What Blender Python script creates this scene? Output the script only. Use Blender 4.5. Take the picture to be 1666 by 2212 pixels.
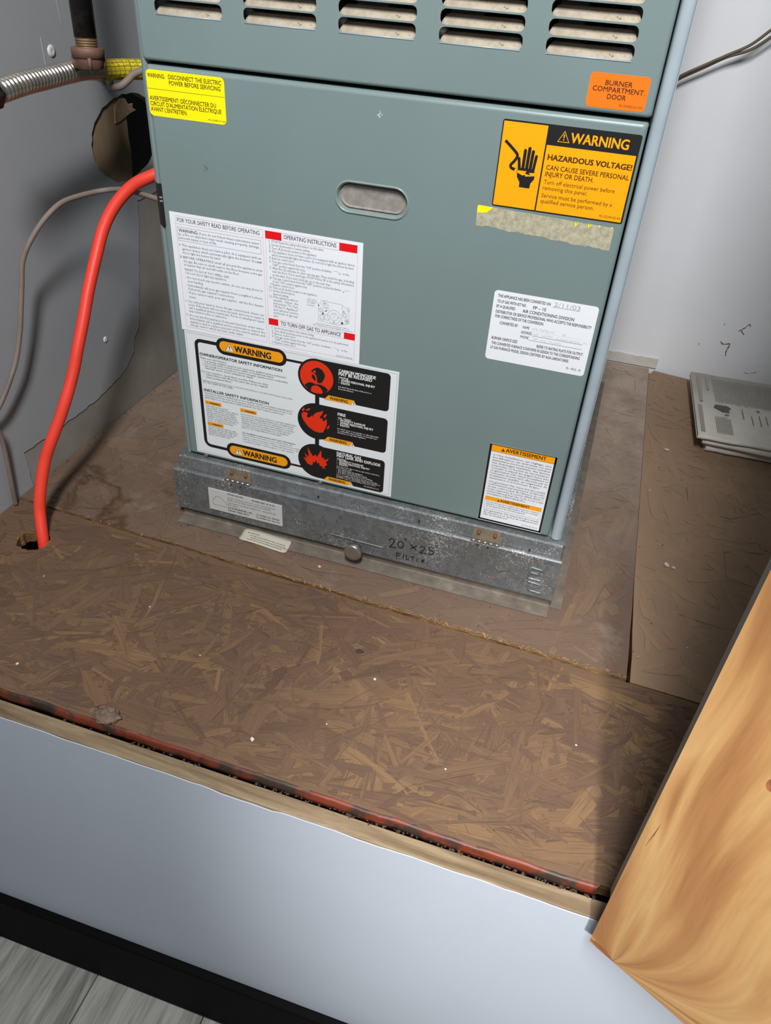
import bpy, bmesh, math, random
import numpy as np
from mathutils import Vector, Matrix, noise
from mathutils.geometry import tessellate_polygon

for o in list(bpy.data.objects):
    bpy.data.objects.remove(o, do_unlink=True)
SC = bpy.context.scene
COL = SC.collection
random.seed(7)
PI = math.pi

# ------------------------------------------------------------------ camera
cd = bpy.data.cameras.new('camera')
cam = bpy.data.objects.new('camera', cd)
COL.objects.link(cam)
cam.location = (0.516023, -0.784839, 0.699608)
cam.rotation_euler = (0.922254, -0.058167, 0.312337)
cd.sensor_fit = 'VERTICAL'
cd.sensor_height = 24.0
cd.lens = 1626.53 / 2212.0 * 24.0
cd.clip_start = 0.01
SC.camera = cam

# ------------------------------------------------------------------ world and lights
w = bpy.data.worlds.new('room_daylight')
SC.world = w
w.use_nodes = True
bg = w.node_tree.nodes['Background']
bg.inputs[0].default_value = (0.86, 0.93, 1.0, 1)
bg.inputs[1].default_value = 0.13

def lamp(name, kind, loc, target, energy, color, **kw):
    l = bpy.data.lights.new(name, kind)
    l.energy = energy
    l.color = color
    for k, v in kw.items():
        setattr(l, k, v)
    o = bpy.data.objects.new(name, l)
    COL.objects.link(o)
    o.location = loc
    o.rotation_euler = (Vector(target) - Vector(loc)).to_track_quat('-Z', 'Y').to_euler()
    return o

lamp('added_patch_spot', 'SPOT', (0.70, -1.75, 1.55), (0.65, -0.32, -0.12), 235, (1.0, 0.98, 0.96),
     spot_size=math.radians(25.5), spot_blend=1.0, shadow_soft_size=0.05)  # unseen spot added for the bright floor patch; its soft cone shapes the falloff
lamp('room_ceiling_light', 'AREA', (0.545, -1.10, 1.70), (0.52, 0.3, 0.3), 37, (0.97, 0.98, 1.0),
     shape='RECTANGLE', size=0.17, size_y=0.5)

SC.view_settings.view_transform = 'Standard'
SC.view_settings.look = 'None'
SC.view_settings.exposure = 0.25
SC.view_settings.gamma = 1.0
SC.view_settings.use_curve_mapping = False

# ------------------------------------------------------------------ materials
def s2l(c):
    return tuple(((v / 255.0) / 12.92 if v / 255.0 <= 0.04045 else ((v / 255.0 + 0.055) / 1.055) ** 2.4) for v in c)

class NT:
    def __init__(self, name):
        self.m = bpy.data.materials.new(name)
        self.m.use_nodes = True
        self.t = self.m.node_tree
        self.b = self.t.nodes['Principled BSDF']
    def n(self, kind, **kw):
        nd = self.t.nodes.new(kind)
        for k, v in kw.items():
            if k.startswith('i_'):
                key = k[2:]
                key = int(key) if key.isdigit() else key.replace('_', ' ')
                nd.inputs[key].default_value = v
            else:
                setattr(nd, k, v)
        return nd
    def l(self, a, b):
        self.t.links.new(a, b)
    def coords(self, which='Object', scale=(1, 1, 1), rot=(0, 0, 0)):
        tc = self.n('ShaderNodeTexCoord')
        mp = self.n('ShaderNodeMapping')
        mp.inputs['Scale'].default_value = scale
        mp.inputs['Rotation'].default_value = rot
        self.l(tc.outputs[which], mp.inputs[0])
        return mp.outputs[0]
    def noise(self, vec, scale, detail=4, rough=0.55, dist=0.0):
        nd = self.n('ShaderNodeTexNoise')
        nd.inputs['Scale'].default_value = scale
        nd.inputs['Detail'].default_value = detail
        nd.inputs['Roughness'].default_value = rough
        nd.inputs['Distortion'].default_value = dist
        if vec is not None:
            self.l(vec, nd.inputs['Vector'])
        return nd.outputs[0]
    def ramp(self, fac, stops, interp='LINEAR'):
        r = self.n('ShaderNodeValToRGB')
        r.color_ramp.interpolation = interp
        e = r.color_ramp.elements
        while len(e) < len(stops):
            e.new(0.5)
        for k, (p, c) in enumerate(stops):
            e[k].position = p
            e[k].color = tuple(c) + (1,) if len(c) == 3 else c
        self.l(fac, r.inputs[0])
        return r.outputs[0]
    def mix(self, fac, a, b, mode='MIX'):
        nd = self.n('ShaderNodeMix', data_type='RGBA', blend_type=mode)
        for i, v in ((0, fac), (6, a), (7, b)):
            if isinstance(v, (int, float)):
                nd.inputs[i].default_value = v
            elif isinstance(v, tuple):
                nd.inputs[i].default_value = v + (1,) if len(v) == 3 else v
            else:
                self.l(v, nd.inputs[i])
        return nd.outputs[2]
    def bump(self, h, strength=0.3, dist=0.001):
        nd = self.n('ShaderNodeBump')
        nd.inputs['Strength'].default_value = strength
        nd.inputs['Distance'].default_value = dist
        self.l(h, nd.inputs['Height'])
        self.l(nd.outputs[0], self.b.inputs['Normal'])
    def color(self, c):
        if isinstance(c, tuple):
            self.b.inputs['Base Color'].default_value = c + (1,)
        else:
            self.l(c, self.b.inputs['Base Color'])
    def set(self, rough=0.5, metal=0.0, spec=0.5):
        self.b.inputs['Roughness'].default_value = rough
        self.b.inputs['Metallic'].default_value = metal
        self.b.inputs['Specular IOR Level'].default_value = spec

def plain(name, rgb, rough=0.5, metal=0.0, var=0.0, vscale=30, bump=0.0, bscale=120, spec=0.5):
    k = NT(name)
    c = s2l(rgb)
    k.set(rough, metal, spec)
    if var > 0:
        f = k.noise(k.coords(), vscale)
        k.color(k.ramp(f, [(0.3, tuple(x * (1 - var) for x in c)), (0.7, tuple(min(1, x * (1 + var)) for x in c))]))
    else:
        k.color(c)
    if bump > 0:
        k.bump(k.noise(k.coords(), bscale, 3), bump)
    return k.m

M = {}
# furnace enamel
k = NT('green_grey_enamel'); k.set(0.38, 0.0, 0.45)
f = k.noise(k.coords(), 5, 3)
k.color(k.ramp(f, [(0.3, (0.165, 0.222, 0.215)), (0.7, (0.184, 0.244, 0.236))]))
k.bump(k.noise(k.coords(), 500, 2), 0.03)
M['enamel'] = k.m
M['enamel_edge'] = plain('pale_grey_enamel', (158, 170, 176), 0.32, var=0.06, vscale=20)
M['dark'] = plain('dark_interior', (22, 22, 22), 0.8)
M['steel_dim'] = plain('dull_inner_steel', (120, 120, 118), 0.5, 0.5)
# dusty louver
k = NT('dusty_louver'); k.set(0.95, 0, 0.1)
co = k.coords()
f = k.noise(co, 55, 6, 0.65)
c1 = k.ramp(f, [(0.25, s2l((136, 125, 108))), (0.55, s2l((168, 157, 139))), (0.8, s2l((184, 175, 158)))])
f2 = k.noise(co, 320, 3, 0.6)
c2 = k.mix(k.ramp(f2, [(0.62, (0, 0, 0)), (0.72, (1, 1, 1))]), c1, s2l((104, 92, 78)))
k.color(c2); k.bump(f2, 0.5, 0.0012)
M['dust'] = k.m
# galvanised steel
k = NT('galvanised_steel'); k.set(0.48, 0.55, 0.5)
co = k.coords()
v = k.n('ShaderNodeTexVoronoi'); v.inputs['Scale'].default_value = 130; k.l(co, v.inputs['Vector'])
sp = k.ramp(v.outputs['Color'], [(0.0, s2l((108, 112, 114))), (1.0, s2l((138, 142, 144)))])
big = k.noise(co, 9, 4)
sp2 = k.mix(k.ramp(big, [(0.4, (0, 0, 0)), (0.65, (0.5, 0.5, 0.5))]), sp, s2l((104, 104, 100)))
ox = k.noise(co, 420, 4, 0.75)
mask = k.noise(co, 14, 3)
am = k.n('ShaderNodeMath', operation='MULTIPLY_ADD'); k.l(mask, am.inputs[0]); am.inputs[1].default_value = 0.42; k.l(ox, am.inputs[2])
white = k.ramp(am.outputs[0], [(0.80, (0, 0, 0)), (0.88, (1, 1, 1))])
k.color(k.mix(white, sp2, s2l((205, 205, 200))))
k.bump(ox, 0.08)
M['galv'] = k.m
k = NT('dusty_galvanised_steel'); k.set(0.8, 0.1, 0.3)
co = k.coords()
f = k.noise(co, 40, 6, 0.7)
k.color(k.ramp(f, [(0.3, s2l((92, 83, 73))), (0.6, s2l((116, 107, 96))), (0.8, s2l((140, 134, 125)))]))
M['galv_dust'] = k.m
M['hinge'] = plain('stained_hinge', (138, 126, 106), 0.5, 0.5, var=0.2, vscale=120)
M['rust'] = plain('rusty_screw', (122, 76, 46), 0.8, 0.2, var=0.4, vscale=300)
M['chrome'] = plain('brushed_chrome', (180, 176, 170), 0.3, 0.9, var=0.1, vscale=60)
# inks and papers
def ink(name, rgb, rough=0.45):
    M[name] = plain(name, rgb, rough)
ink('label_white', (232, 234, 238)); ink('label_grey_white', (222, 226, 226)); ink('label_yellow', (255, 236, 0), 0.4)
ink('label_orange', (255, 116, 16), 0.4); ink('label_amber', (255, 166, 0), 0.4); ink('label_amber_dark', (240, 158, 20), 0.4)
ink('ink_black', (24, 24, 24)); ink('ink_soft', (74, 82, 90)); ink('ink_mid', (50, 54, 58)); ink('ink_brown', (70, 42, 10)); ink('ink_red', (226, 10, 20))
ink('ink_scarlet', (222, 48, 14)); ink('ink_white', (225, 225, 222)); ink('ink_pencil', (158, 176, 188)); ink('ink_pale_red', (214, 150, 158))
ink('label_silver', (190, 190, 186), 0.5); ink('marker', (16, 17, 18), 0.6); ink('label_bone', (178, 172, 156), 0.7)
k = NT('torn_sticker_residue'); k.set(0.7, 0, 0.3)
co = k.coords()
f = k.noise(co, 170, 5, 0.7)
k.color(k.ramp(f, [(0.3, s2l((140, 138, 116))), (0.5, s2l((170, 164, 138))), (0.75, s2l((196, 190, 168)))]))
M['residue'] = k.m
# walls
def wallpaint(name, rgb, b=0.15, scale=8, rough=0.5):
    k = NT(name); k.set(rough, 0, 0.4)
    co = k.coords()
    c = s2l(rgb)
    f = k.noise(co, 3.5, 4)
    k.color(k.ramp(f, [(0.3, tuple(x * 0.94 for x in c)), (0.7, c)]))
    f2 = k.noise(k.coords('Object', (30, 30, 4)), scale, 4)
    k.bump(f2, b, 0.0008)
    return k.m
M['paint_grey'] = wallpaint('grey_wall_paint', (160, 161, 163), 0.05, 8, 0.34)
M['paint_white'] = wallpaint('white_wall_paint', (228, 229, 231), 0.35, 20, 0.5)
M['paint_riser'] = wallpaint('pale_blue_grey_paint', (176, 183, 193), 0.10, 5, 0.42)
k = NT('bare_drywall'); k.set(0.85, 0, 0.2)
co = k.coords(); f = k.noise(co, 7, 5, 0.6)
k.color(k.ramp(f, [(0.3, s2l((134, 128, 118))), (0.7, s2l((158, 152, 142)))]))
k.bump(k.noise(co, 90, 4), 0.15)
M['bare'] = k.m
M['wall_strip'] = plain('unpainted_wall_strip', (196, 192, 182), 0.7, var=0.08, vscale=60)
M['brown_paper'] = plain('brown_wall_paper_backing', (140, 118, 92), 0.8, var=0.14, vscale=25, bump=0.25, bscale=60)
M['brown_paper_torn'] = plain('torn_brown_paper', (158, 132, 102), 0.85, var=0.2, vscale=60)
M['black_base'] = plain('black_vinyl_baseboard', (4, 4, 5), 0.7, var=0.2, vscale=50, spec=0.08)
# OSB strands
def osb(name, cols, dust, dustamt, contrast=1.0, stain=False):
    k = NT(name); k.set(0.78, 0, 0.25)
    g = k.n('ShaderNodeNewGeometry')
    base = k.ramp(g.outputs['Random Per Island'], [(i / (len(cols) - 1), s2l(c)) for i, c in enumerate(cols)])
    uvn = k.n('ShaderNodeUVMap')
    mp = k.n('ShaderNodeMapping'); mp.inputs['Scale'].default_value = (16, 420, 1); k.l(uvn.outputs[0], mp.inputs[0])
    grain = k.noise(mp.outputs[0], 1.0, 4, 0.6, 0.3)
    gr = k.ramp(grain, [(0.30, (0.52, 0.50, 0.47)), (0.50, (1, 1, 1)), (0.75, (1.16, 1.13, 1.08))])
    c = k.mix(contrast, base, gr, 'MULTIPLY')
    co = k.coords('Object')
    d = k.noise(co, 6, 5, 0.6)
    dm = k.ramp(d, [(0.25, (dustamt - 0.18,) * 3), (0.75, (min(1, dustamt + 0.18),) * 3)])
    c = k.mix(dm, c, s2l(dust))
    sp = k.noise(co, 700, 2, 0.5)
    c = k.mix(k.ramp(sp, [(0.70, (0, 0, 0)), (0.76, (0.55, 0.55, 0.55))]), c, s2l((62, 48, 38)))
    sp2 = k.noise(co, 520, 2, 0.5)
    c = k.mix(k.ramp(sp2, [(0.73, (0, 0, 0)), (0.79, (0.6, 0.6, 0.6))]), c, s2l((190, 178, 160)))
    if stain:
        s = k.noise(co, 4.2, 5, 0.55, 0.6)
        ring = k.ramp(s, [(0.50, (0, 0, 0)), (0.535, (0.75, 0.75, 0.75)), (0.56, (0.12, 0.12, 0.12)), (0.66, (0, 0, 0))])
        sx = k.n('ShaderNodeSeparateXYZ'); k.l(co, sx.inputs[0])
        lim = k.n('ShaderNodeMapRange'); k.l(sx.outputs[0], lim.inputs[0])
        lim.inputs[1].default_value = -0.12; lim.inputs[2].default_value = -0.26
        c = k.mix(k.mix(1.0, ring, lim.outputs[0], 'MULTIPLY'), c, s2l((70, 44, 26)))
        pw = k.noise(co, 9, 5, 0.7)
        c = k.mix(k.ramp(pw, [(0.60, (0, 0, 0)), (0.8, (0.30, 0.30, 0.30))]), c, s2l((176, 168, 156)))
        # pale dust; extra brightness painted in towards the back stands in for light
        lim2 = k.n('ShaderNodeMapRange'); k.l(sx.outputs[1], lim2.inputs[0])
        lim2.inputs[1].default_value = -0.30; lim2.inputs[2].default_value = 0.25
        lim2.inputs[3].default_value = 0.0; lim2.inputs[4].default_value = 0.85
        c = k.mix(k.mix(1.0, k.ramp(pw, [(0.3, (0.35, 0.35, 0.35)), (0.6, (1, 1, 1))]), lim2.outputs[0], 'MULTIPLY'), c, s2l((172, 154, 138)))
    k.color(c)
    k.bump(grain, 0.5, 0.0007)
    return k.m
FC = [(100, 78, 62), (122, 98, 78), (114, 91, 75), (136, 110, 84), (106, 86, 74), (128, 102, 80), (148, 120, 88), (112, 89, 74)]
M['osb_front'] = osb('osb_strands', [(78, 57, 43), (99, 75, 55), (91, 68, 55), (115, 88, 61), (82, 61, 52), (104, 78, 57), (128, 99, 66), (87, 65, 53)], (96, 76, 61), 0.42, 1.0)
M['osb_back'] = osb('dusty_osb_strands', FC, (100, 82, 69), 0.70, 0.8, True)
M['osb_right'] = osb('brown_osb_strands', FC, (146, 120, 96), 0.80, 0.8)
M['gap'] = plain('dark_strand_gaps', (72, 54, 43), 0.9, var=0.3, vscale=80)
k = NT('osb_core'); k.set(0.85, 0, 0.2)
co = k.coords('Object', (30, 30, 160)); f = k.noise(co, 1.5, 5, 0.7)
k.color(k.ramp(f, [(0.3, s2l((58, 40, 26))), (0.5, s2l((112, 82, 52))), (0.75, s2l((178, 138, 84)))]))
k.bump(f, 0.6, 0.002)
M['osb_core'] = k.m
k = NT('red_painted_edge'); k.set(0.5, 0, 0.4)
co = k.coords('Object', (1, 1, 1)); f = k.noise(co, 14, 5, 0.65)
f2 = k.noise(k.coords('Object', (3, 40, 40)), 6, 4, 0.6)
cc = k.mix(f2, s2l((64, 26, 15)), s2l((128, 54, 30)))
k.color(k.mix(k.ramp(f, [(0.47, (0, 0, 0)), (0.54, (1, 1, 1))]), cc, s2l((48, 36, 29))))
k.bump(f2, 0.4, 0.001)
M['red_edge'] = k.m
def wood(name, stops, scale, stretch, dist=0.6, rough=0.6, bump=0.2):
    k = NT(name); k.set(rough, 0, 0.3)
    co = k.coords('Object', stretch)
    f = k.noise(co, scale, 5, 0.55, dist)
    fine = k.noise(k.coords('Object', tuple(x * 14 for x in stretch)), scale, 3, 0.6)
    c = k.ramp(f, [(p, s2l(cx)) for p, cx in stops])
    c = k.mix(0.45, c, k.ramp(fine, [(0.3, (0.72, 0.70, 0.66)), (0.7, (1.12, 1.1, 1.08))]), 'MULTIPLY')
    k.color(c); k.bump(fine, bump, 0.0006)
    return k.m
M['strip'] = wood('weathered_raw_wood', [(0.3, (92, 76, 58)), (0.45, (116, 98, 76)), (0.6, (138, 121, 96)), (0.75, (108, 92, 72))], 3.0, (2.2, 30, 30), 0.5)
# rotary cut plywood: contour bands of a stretched noise field
k = NT('rotary_cut_plywood'); k.set(0.5, 0, 0.35)
uvn = k.n('ShaderNodeUVMap')
mp = k.n('ShaderNodeMapping'); mp.inputs['Scale'].default_value = (30.0, 2.4, 1); mp.inputs['Location'].default_value = (1.35, 0.2, 0); k.l(uvn.outputs[0], mp.inputs[0])
f = k.noise(mp.outputs[0], 1.0, 2.0, 0.40, 0.12)
band = k.ramp(f, [(0.28, s2l((132, 90, 55))), (0.40, s2l((141, 100, 62))), (0.46, s2l((158, 120, 77))), (0.55, s2l((168, 135, 90))), (0.60, s2l((157, 118, 75))), (0.63, s2l((139, 98, 62))), (0.75, s2l((150, 110, 70)))])
mp2 = k.n('ShaderNodeMapping'); mp2.inputs['Scale'].default_value = (420, 20, 1); k.l(uvn.outputs[0], mp2.inputs[0])
fine = k.noise(mp2.outputs[0], 1.0, 3, 0.6, 0.4)
mp3 = k.n('ShaderNodeMapping'); mp3.inputs['Scale'].default_value = (150, 6, 1); k.l(uvn.outputs[0], mp3.inputs[0])
fine2 = k.noise(mp3.outputs[0], 1.0, 3, 0.6, 0.4)
c = k.mix(0.45, band, k.ramp(fine, [(0.3, (0.84, 0.81, 0.76)), (0.6, (1.05, 1.04, 1.02))]), 'MULTIPLY')
c = k.mix(0.55, c, k.ramp(fine2, [(0.32, (0.80, 0.76, 0.70)), (0.55, (1.03, 1.02, 1.0))]), 'MULTIPLY')
k.color(c); k.bump(fine, 0.12, 0.0005)
M['plywood'] = k.m
M['ply_edge'] = wood('plywood_edge', [(0.3, (120, 80, 46)), (0.5, (168, 122, 70)), (0.7, (196, 150, 92))], 4, (20, 20, 150), 0.3)
M['knot'] = plain('dark_knot', (128, 76, 42), 0.6, var=0.3, vscale=150)
M['jamb'] = plain('grey_painted_jamb', (140, 134, 126), 0.6, var=0.12, vscale=40)
# laminate planks
k = NT('grey_oak_laminate'); k.set(0.45, 0, 0.4)
co = k.coords('Object', (26, 2.4, 26)); f = k.noise(co, 2.2, 6, 0.62, 0.7)
fine = k.noise(k.coords('Object', (260, 14, 260)), 1.2, 4, 0.6)
c = k.ramp(f, [(0.28, s2l((98, 97, 93))), (0.45, s2l((136, 135, 130))), (0.62, s2l((156, 155, 150))), (0.8, s2l((120, 118, 113)))])
k.color(k.mix(0.6, c, k.ramp(fine, [(0.32, (0.66, 0.65, 0.63)), (0.62, (1.1, 1.1, 1.1))]), 'MULTIPLY'))
k.bump(fine, 0.2, 0.0005)
M['plank'] = k.m
# pipes and cables
k = NT('black_iron_pipe'); k.set(0.34, 0.3, 0.5)
co = k.coords(); f = k.noise(co, 60, 5, 0.7)
k.color(k.ramp(f, [(0.45, s2l((26, 26, 27))), (0.62, s2l((52, 50, 48))), (0.74, s2l((120, 116, 106)))]))
M['iron'] = k.m
M['rust_iron'] = plain('brown_cast_iron', (108, 78, 66), 0.6, 0.15, var=0.25, vscale=70, bump=0.2, bscale=300)
M['thread'] = plain('brassy_rusty_thread', (122, 98, 66), 0.55, 0.4, var=0.35, vscale=200)
M['steel_hose'] = plain('stainless_corrugated_hose', (200, 192, 180), 0.22, 0.95, var=0.18, vscale=40)
k = NT('yellow_printed_jacket'); k.set(0.55, 0, 0.3)
uvn = k.n('ShaderNodeUVMap')
br = k.n('ShaderNodeTexBrick'); k.l(uvn.outputs[0], br.inputs['Vector'])
br.inputs['Color1'].default_value = s2l((214, 196, 40)) + (1,); br.inputs['Color2'].default_value = s2l((204, 184, 44)) + (1,)
br.inputs['Mortar'].default_value = s2l((120, 104, 28)) + (1,)
br.inputs['Scale'].default_value = 1.0; br.inputs['Mortar Size'].default_value = 0.0007
br.inputs['Brick Width'].default_value = 0.011; br.inputs['Row Height'].default_value = 0.0052; br.offset = 0.0
tn = k.n('ShaderNodeMapping'); tn.inputs['Scale'].default_value = (700, 330, 1); k.l(uvn.outputs[0], tn.inputs[0])
tx = k.noise(tn.outputs[0], 1.0, 1, 0.5)
k.color(k.mix(k.ramp(tx, [(0.55, (0, 0, 0)), (0.62, (0.7, 0.7, 0.7))]), br.outputs[0], s2l((70, 60, 24))))
M['jacket'] = k.m
M['red_pipe'] = plain('red_plastic_pipe', (226, 62, 44), 0.45, var=0.10, vscale=12)
M['cable_grey'] = plain('dusty_brown_cable', (120, 106, 96), 0.65, var=0.22, vscale=18)
M['wire_brown'] = plain('brown_wire', (92, 76, 58), 0.5, var=0.15, vscale=25)
M['newsprint'] = plain('yellowed_newsprint', (214, 208, 196), 0.85, var=0.08, vscale=18)
M['news_ink'] = plain('newsprint_grey_ink', (150, 145, 137), 0.85)
M['news_dark'] = plain('newsprint_dark_ink', (92, 90, 86), 0.85)
M['lint'] = plain('brown_grey_lint', (104, 86, 71), 0.95, var=0.4, vscale=120, bump=0.5, bscale=200)
M['chip'] = plain('white_paint_flake', (190, 185, 174), 0.7)
M['scuff'] = plain('brown_scuff', (112, 104, 90), 0.8)
M['dirt'] = plain('dark_crumbs', (60, 46, 36), 0.95, var=0.5, vscale=200)
M['nail'] = plain('painted_nail_head', (206, 206, 204), 0.3)

# ------------------------------------------------------------------ mesh helpers
class MB:
    def __init__(self):
        self.v = []; self.f = []; self.sm = []; self.uv = None
    def add(self, vs, fs, smooth=False):
        o = len(self.v)
        self.v.extend([tuple(x) for x in vs])
        self.f.extend([tuple(i + o for i in q) for q in fs])
        self.sm.extend([smooth] * len(fs))
        return self
    def box(self, a, b):
        x0, y0, z0 = a; x1, y1, z1 = b
        vs = [(x0, y0, z0), (x1, y0, z0), (x1, y1, z0), (x0, y1, z0), (x0, y0, z1), (x1, y0, z1), (x1, y1, z1), (x0, y1, z1)]
        return self.add(vs, [(0, 3, 2, 1), (4, 5, 6, 7), (0, 1, 5, 4), (1, 2, 6, 5), (2, 3, 7, 6), (3, 0, 4, 7)])
    def tube(self, path, r, sides=14, uv=False, caps=True, twist=0.0):
        P = [Vector(p) for p in path]
        n = len(P)
        rs = r if isinstance(r, (list, tuple)) else [r] * n
        t0 = (P[1] - P[0]).normalized()
        ref = Vector((0, 0, 1)) if abs(t0.z) < 0.9 else Vector((1, 0, 0))
        u = t0.cross(ref).normalized()
        vs = []; L = 0; uvs = []
        for i in range(n):
            t = (P[min(i + 1, n - 1)] - P[max(i - 1, 0)]).normalized()
            u = (u - t * u.dot(t)).normalized()
            b = t.cross(u)
            if i: L += (P[i] - P[i - 1]).length
            for k2 in range(sides):
                a = 2 * PI * k2 / sides
                vs.append(P[i] + (u * math.cos(a) + b * math.sin(a)) * rs[i])
                uvs.append((L, a * rs[0]))
        fs = []
        for i in range(n - 1):
            for k2 in range(sides):
                k3 = (k2 + 1) % sides
                fs.append((i * sides + k2, i * sides + k3, (i + 1) * sides + k3, (i + 1) * sides + k2))
        self.add(vs, fs, True)
        if caps:
            self.add([vs[k2] for k2 in range(sides)][::-1], [tuple(range(sides))])
            self.add([vs[(n - 1) * sides + k2] for k2 in range(sides)], [tuple(range(sides))])
        if uv:
            self.uv = {tuple(vs[i]): uvs[i] for i in range(len(vs))}
        return self
    def prism(self, loops, plane, d0, d1, ends=True):
        """polygon loops (first outer, then holes) in 2D extruded between d0 (front) and d1; plane 'xz' -> depth along y, 'yz' -> x, 'xy' -> z"""
        def m(p, d):
            return {'xz': (p[0], d, p[1]), 'yz': (d, p[0], p[1]), 'xy': (p[0], p[1], d)}[plane]
        flat = [p for lp in loops for p in lp]
        tris = tessellate_polygon([[Vector((p[0], p[1], 0)) for p in lp] for lp in loops])
        n = len(flat)
        vs = [m(p, d0) for p in flat] + [m(p, d1) for p in flat]
        fs = []
        def area(t):
            a, b, c = (flat[i] for i in t)
            return (b[0] - a[0]) * (c[1] - a[1]) - (b[1] - a[1]) * (c[0] - a[0])
        flip = {'xz': 1, 'yz': -1, 'xy': -1}[plane] * (1 if d0 < d1 else -1)
        for t in tris:
            t = tuple(t) if area(t) * flip > 0 else tuple(t)[::-1]
            fs.append(t)
            if ends: fs.append(tuple(i + n for i in t)[::-1])
        o = 0
        for lp in loops:
            k2 = len(lp)
            for i in range(k2):
                j = (i + 1) % k2
                fs.append((o + i, o + j, n + o + j, n + o + i))
            o += k2
        return self.add(vs, fs)
    def flat(self, pts, y, plane='xz'):
        tris = tessellate_polygon([[Vector((p[0], p[1], 0)) for p in pts]])
        fs = []
        for t in tris:
            a, b, c = (pts[i] for i in t)
            s = (b[0] - a[0]) * (c[1] - a[1]) - (b[1] - a[1]) * (c[0] - a[0])
            fs.append(tuple(t) if s > 0 else tuple(t)[::-1])
        return self.add([(p[0], y, p[1]) if plane == 'xz' else (p[0], p[1], y) for p in pts], fs)

WORLD = {}
def link(o, parent, world):
    COL.objects.link(o)
    WORLD[o.name] = Vector(world)
    if parent is not None:
        o.parent = parent
        o.location = Vector(world) - WORLD[parent.name]
    else:
        o.location = world
    return o

def obj(name, mb, mat, parent=None, bevel=0, fixn=True, base=False, segs=2, solid=0, smooth=None):
    vs = mb.v
    lo = Vector((min(p[0] for p in vs), min(p[1] for p in vs), min(p[2] for p in vs)))
    hi = Vector((max(p[0] for p in vs), max(p[1] for p in vs), max(p[2] for p in vs)))
    c = (lo + hi) / 2
    if base: c.z = lo.z
    me = bpy.data.meshes.new(name)
    me.from_pydata([tuple(Vector(p) - c) for p in vs], [], mb.f)
    me.polygons.foreach_set('use_smooth', mb.sm if smooth is None else [smooth] * len(mb.f))
    if mb.uv is not None:
        ul = me.uv_layers.new(name='UVMap')
        for lp in me.loops:
            ul.data[lp.index].uv = mb.uv.get(tuple(vs[lp.vertex_index]), (0, 0)) if isinstance(mb.uv, dict) else mb.uv[lp.vertex_index]
    if fixn:
        bm = bmesh.new(); bm.from_mesh(me)
        bmesh.ops.remove_doubles(bm, verts=bm.verts, dist=1e-6)
        bmesh.ops.recalc_face_normals(bm, faces=bm.faces)
        bm.to_mesh(me); bm.free()
    me.materials.append(M[mat])
    o = bpy.data.objects.new(name, me)
    if bevel:
        b = o.modifiers.new('bevel', 'BEVEL'); b.width = bevel; b.segments = segs; b.limit_method = 'ANGLE'
    if solid:
        s = o.modifiers.new('solid', 'SOLIDIFY'); s.thickness = solid
    return link(o, parent, c)

def thing(name, loc, label, cat, group=None):
    o = bpy.data.objects.new(name, None)
    o.empty_display_size = 0.03
    link(o, None, loc)
    return tag(o, label, cat, group)
def tag(o, label=None, cat=None, group=None, kind=None):
    if label: o['label'] = label
    if cat: o['category'] = cat
    if group: o['group'] = group
    if kind: o['kind'] = kind
    return o
def rrect(x0, z0, x1, z1, r, n=5, corners=(1, 1, 1, 1)):
    """counter-clockwise rounded rectangle; corners flags bl, br, tr, tl"""
    out = []
    for (cx, cz, a0, fl) in ((x0 + r, z0 + r, PI, corners[0]), (x1 - r, z0 + r, 1.5 * PI, corners[1]), (x1 - r, z1 - r, 0, corners[2]), (x0 + r, z1 - r, 0.5 * PI, corners[3])):
        if r <= 0 or not fl:
            out.append((cx + (r if a0 in (1.5 * PI, 0) else -r), cz + (r if a0 in (0, 0.5 * PI) else -r)))
        else:
            out += [(cx + r * math.cos(a0 + 0.5 * PI * i / n), cz + r * math.sin(a0 + 0.5 * PI * i / n)) for i in range(n + 1)]
    return out
def circle(cx, cz, r, n=40, rz=None):
    rz = rz or r
    return [(cx + r * math.cos(2 * PI * i / n), cz + rz * math.sin(2 * PI * i / n)) for i in range(n)]
def smoothpath(pts, n=6):
    P = [Vector(p) for p in pts]
    out = []
    for i in range(len(P) - 1):
        p0 = P[i - 1] if i else P[0] * 2 - P[1]
        p1, p2 = P[i], P[i + 1]
        p3 = P[i + 2] if i + 2 < len(P) else P[-1] * 2 - P[-2]
        for j in range(n):
            t = j / n
            out.append(0.5 * ((2 * p1) + (p2 - p0) * t + (2 * p0 - 5 * p1 + 4 * p2 - p3) * t * t + (3 * p1 - p0 - 3 * p2 + p3) * t ** 3))
    out.append(P[-1])
    return out
def stroke(mb, pts, wd, y, closed=False):
    """flat ribbon of width wd along 2D points in the xz plane"""
    n = len(pts)
    L = []; Rr = []
    for i in range(n):
        if closed:
            a, b = pts[i - 1], pts[(i + 1) % n]
        else:
            a, b = pts[max(i - 1, 0)], pts[min(i + 1, n - 1)]
        dx, dz = b[0] - a[0], b[1] - a[1]
        d = math.hypot(dx, dz) or 1e-9
        nx, nz = -dz / d * wd / 2, dx / d * wd / 2
        L.append((pts[i][0] + nx, y, pts[i][1] + nz)); Rr.append((pts[i][0] - nx, y, pts[i][1] - nz))
    fs = [(i, n + i, n + (i + 1) % n, (i + 1) % n) for i in range(n if closed else n - 1)]
    mb.add(L + Rr, fs)
def bar(mb, x0, z0, x1, z1, y):
    mb.add([(x0, y, z0), (x1, y, z0), (x1, y, z1), (x0, y, z1)], [(0, 1, 2, 3)])
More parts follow.
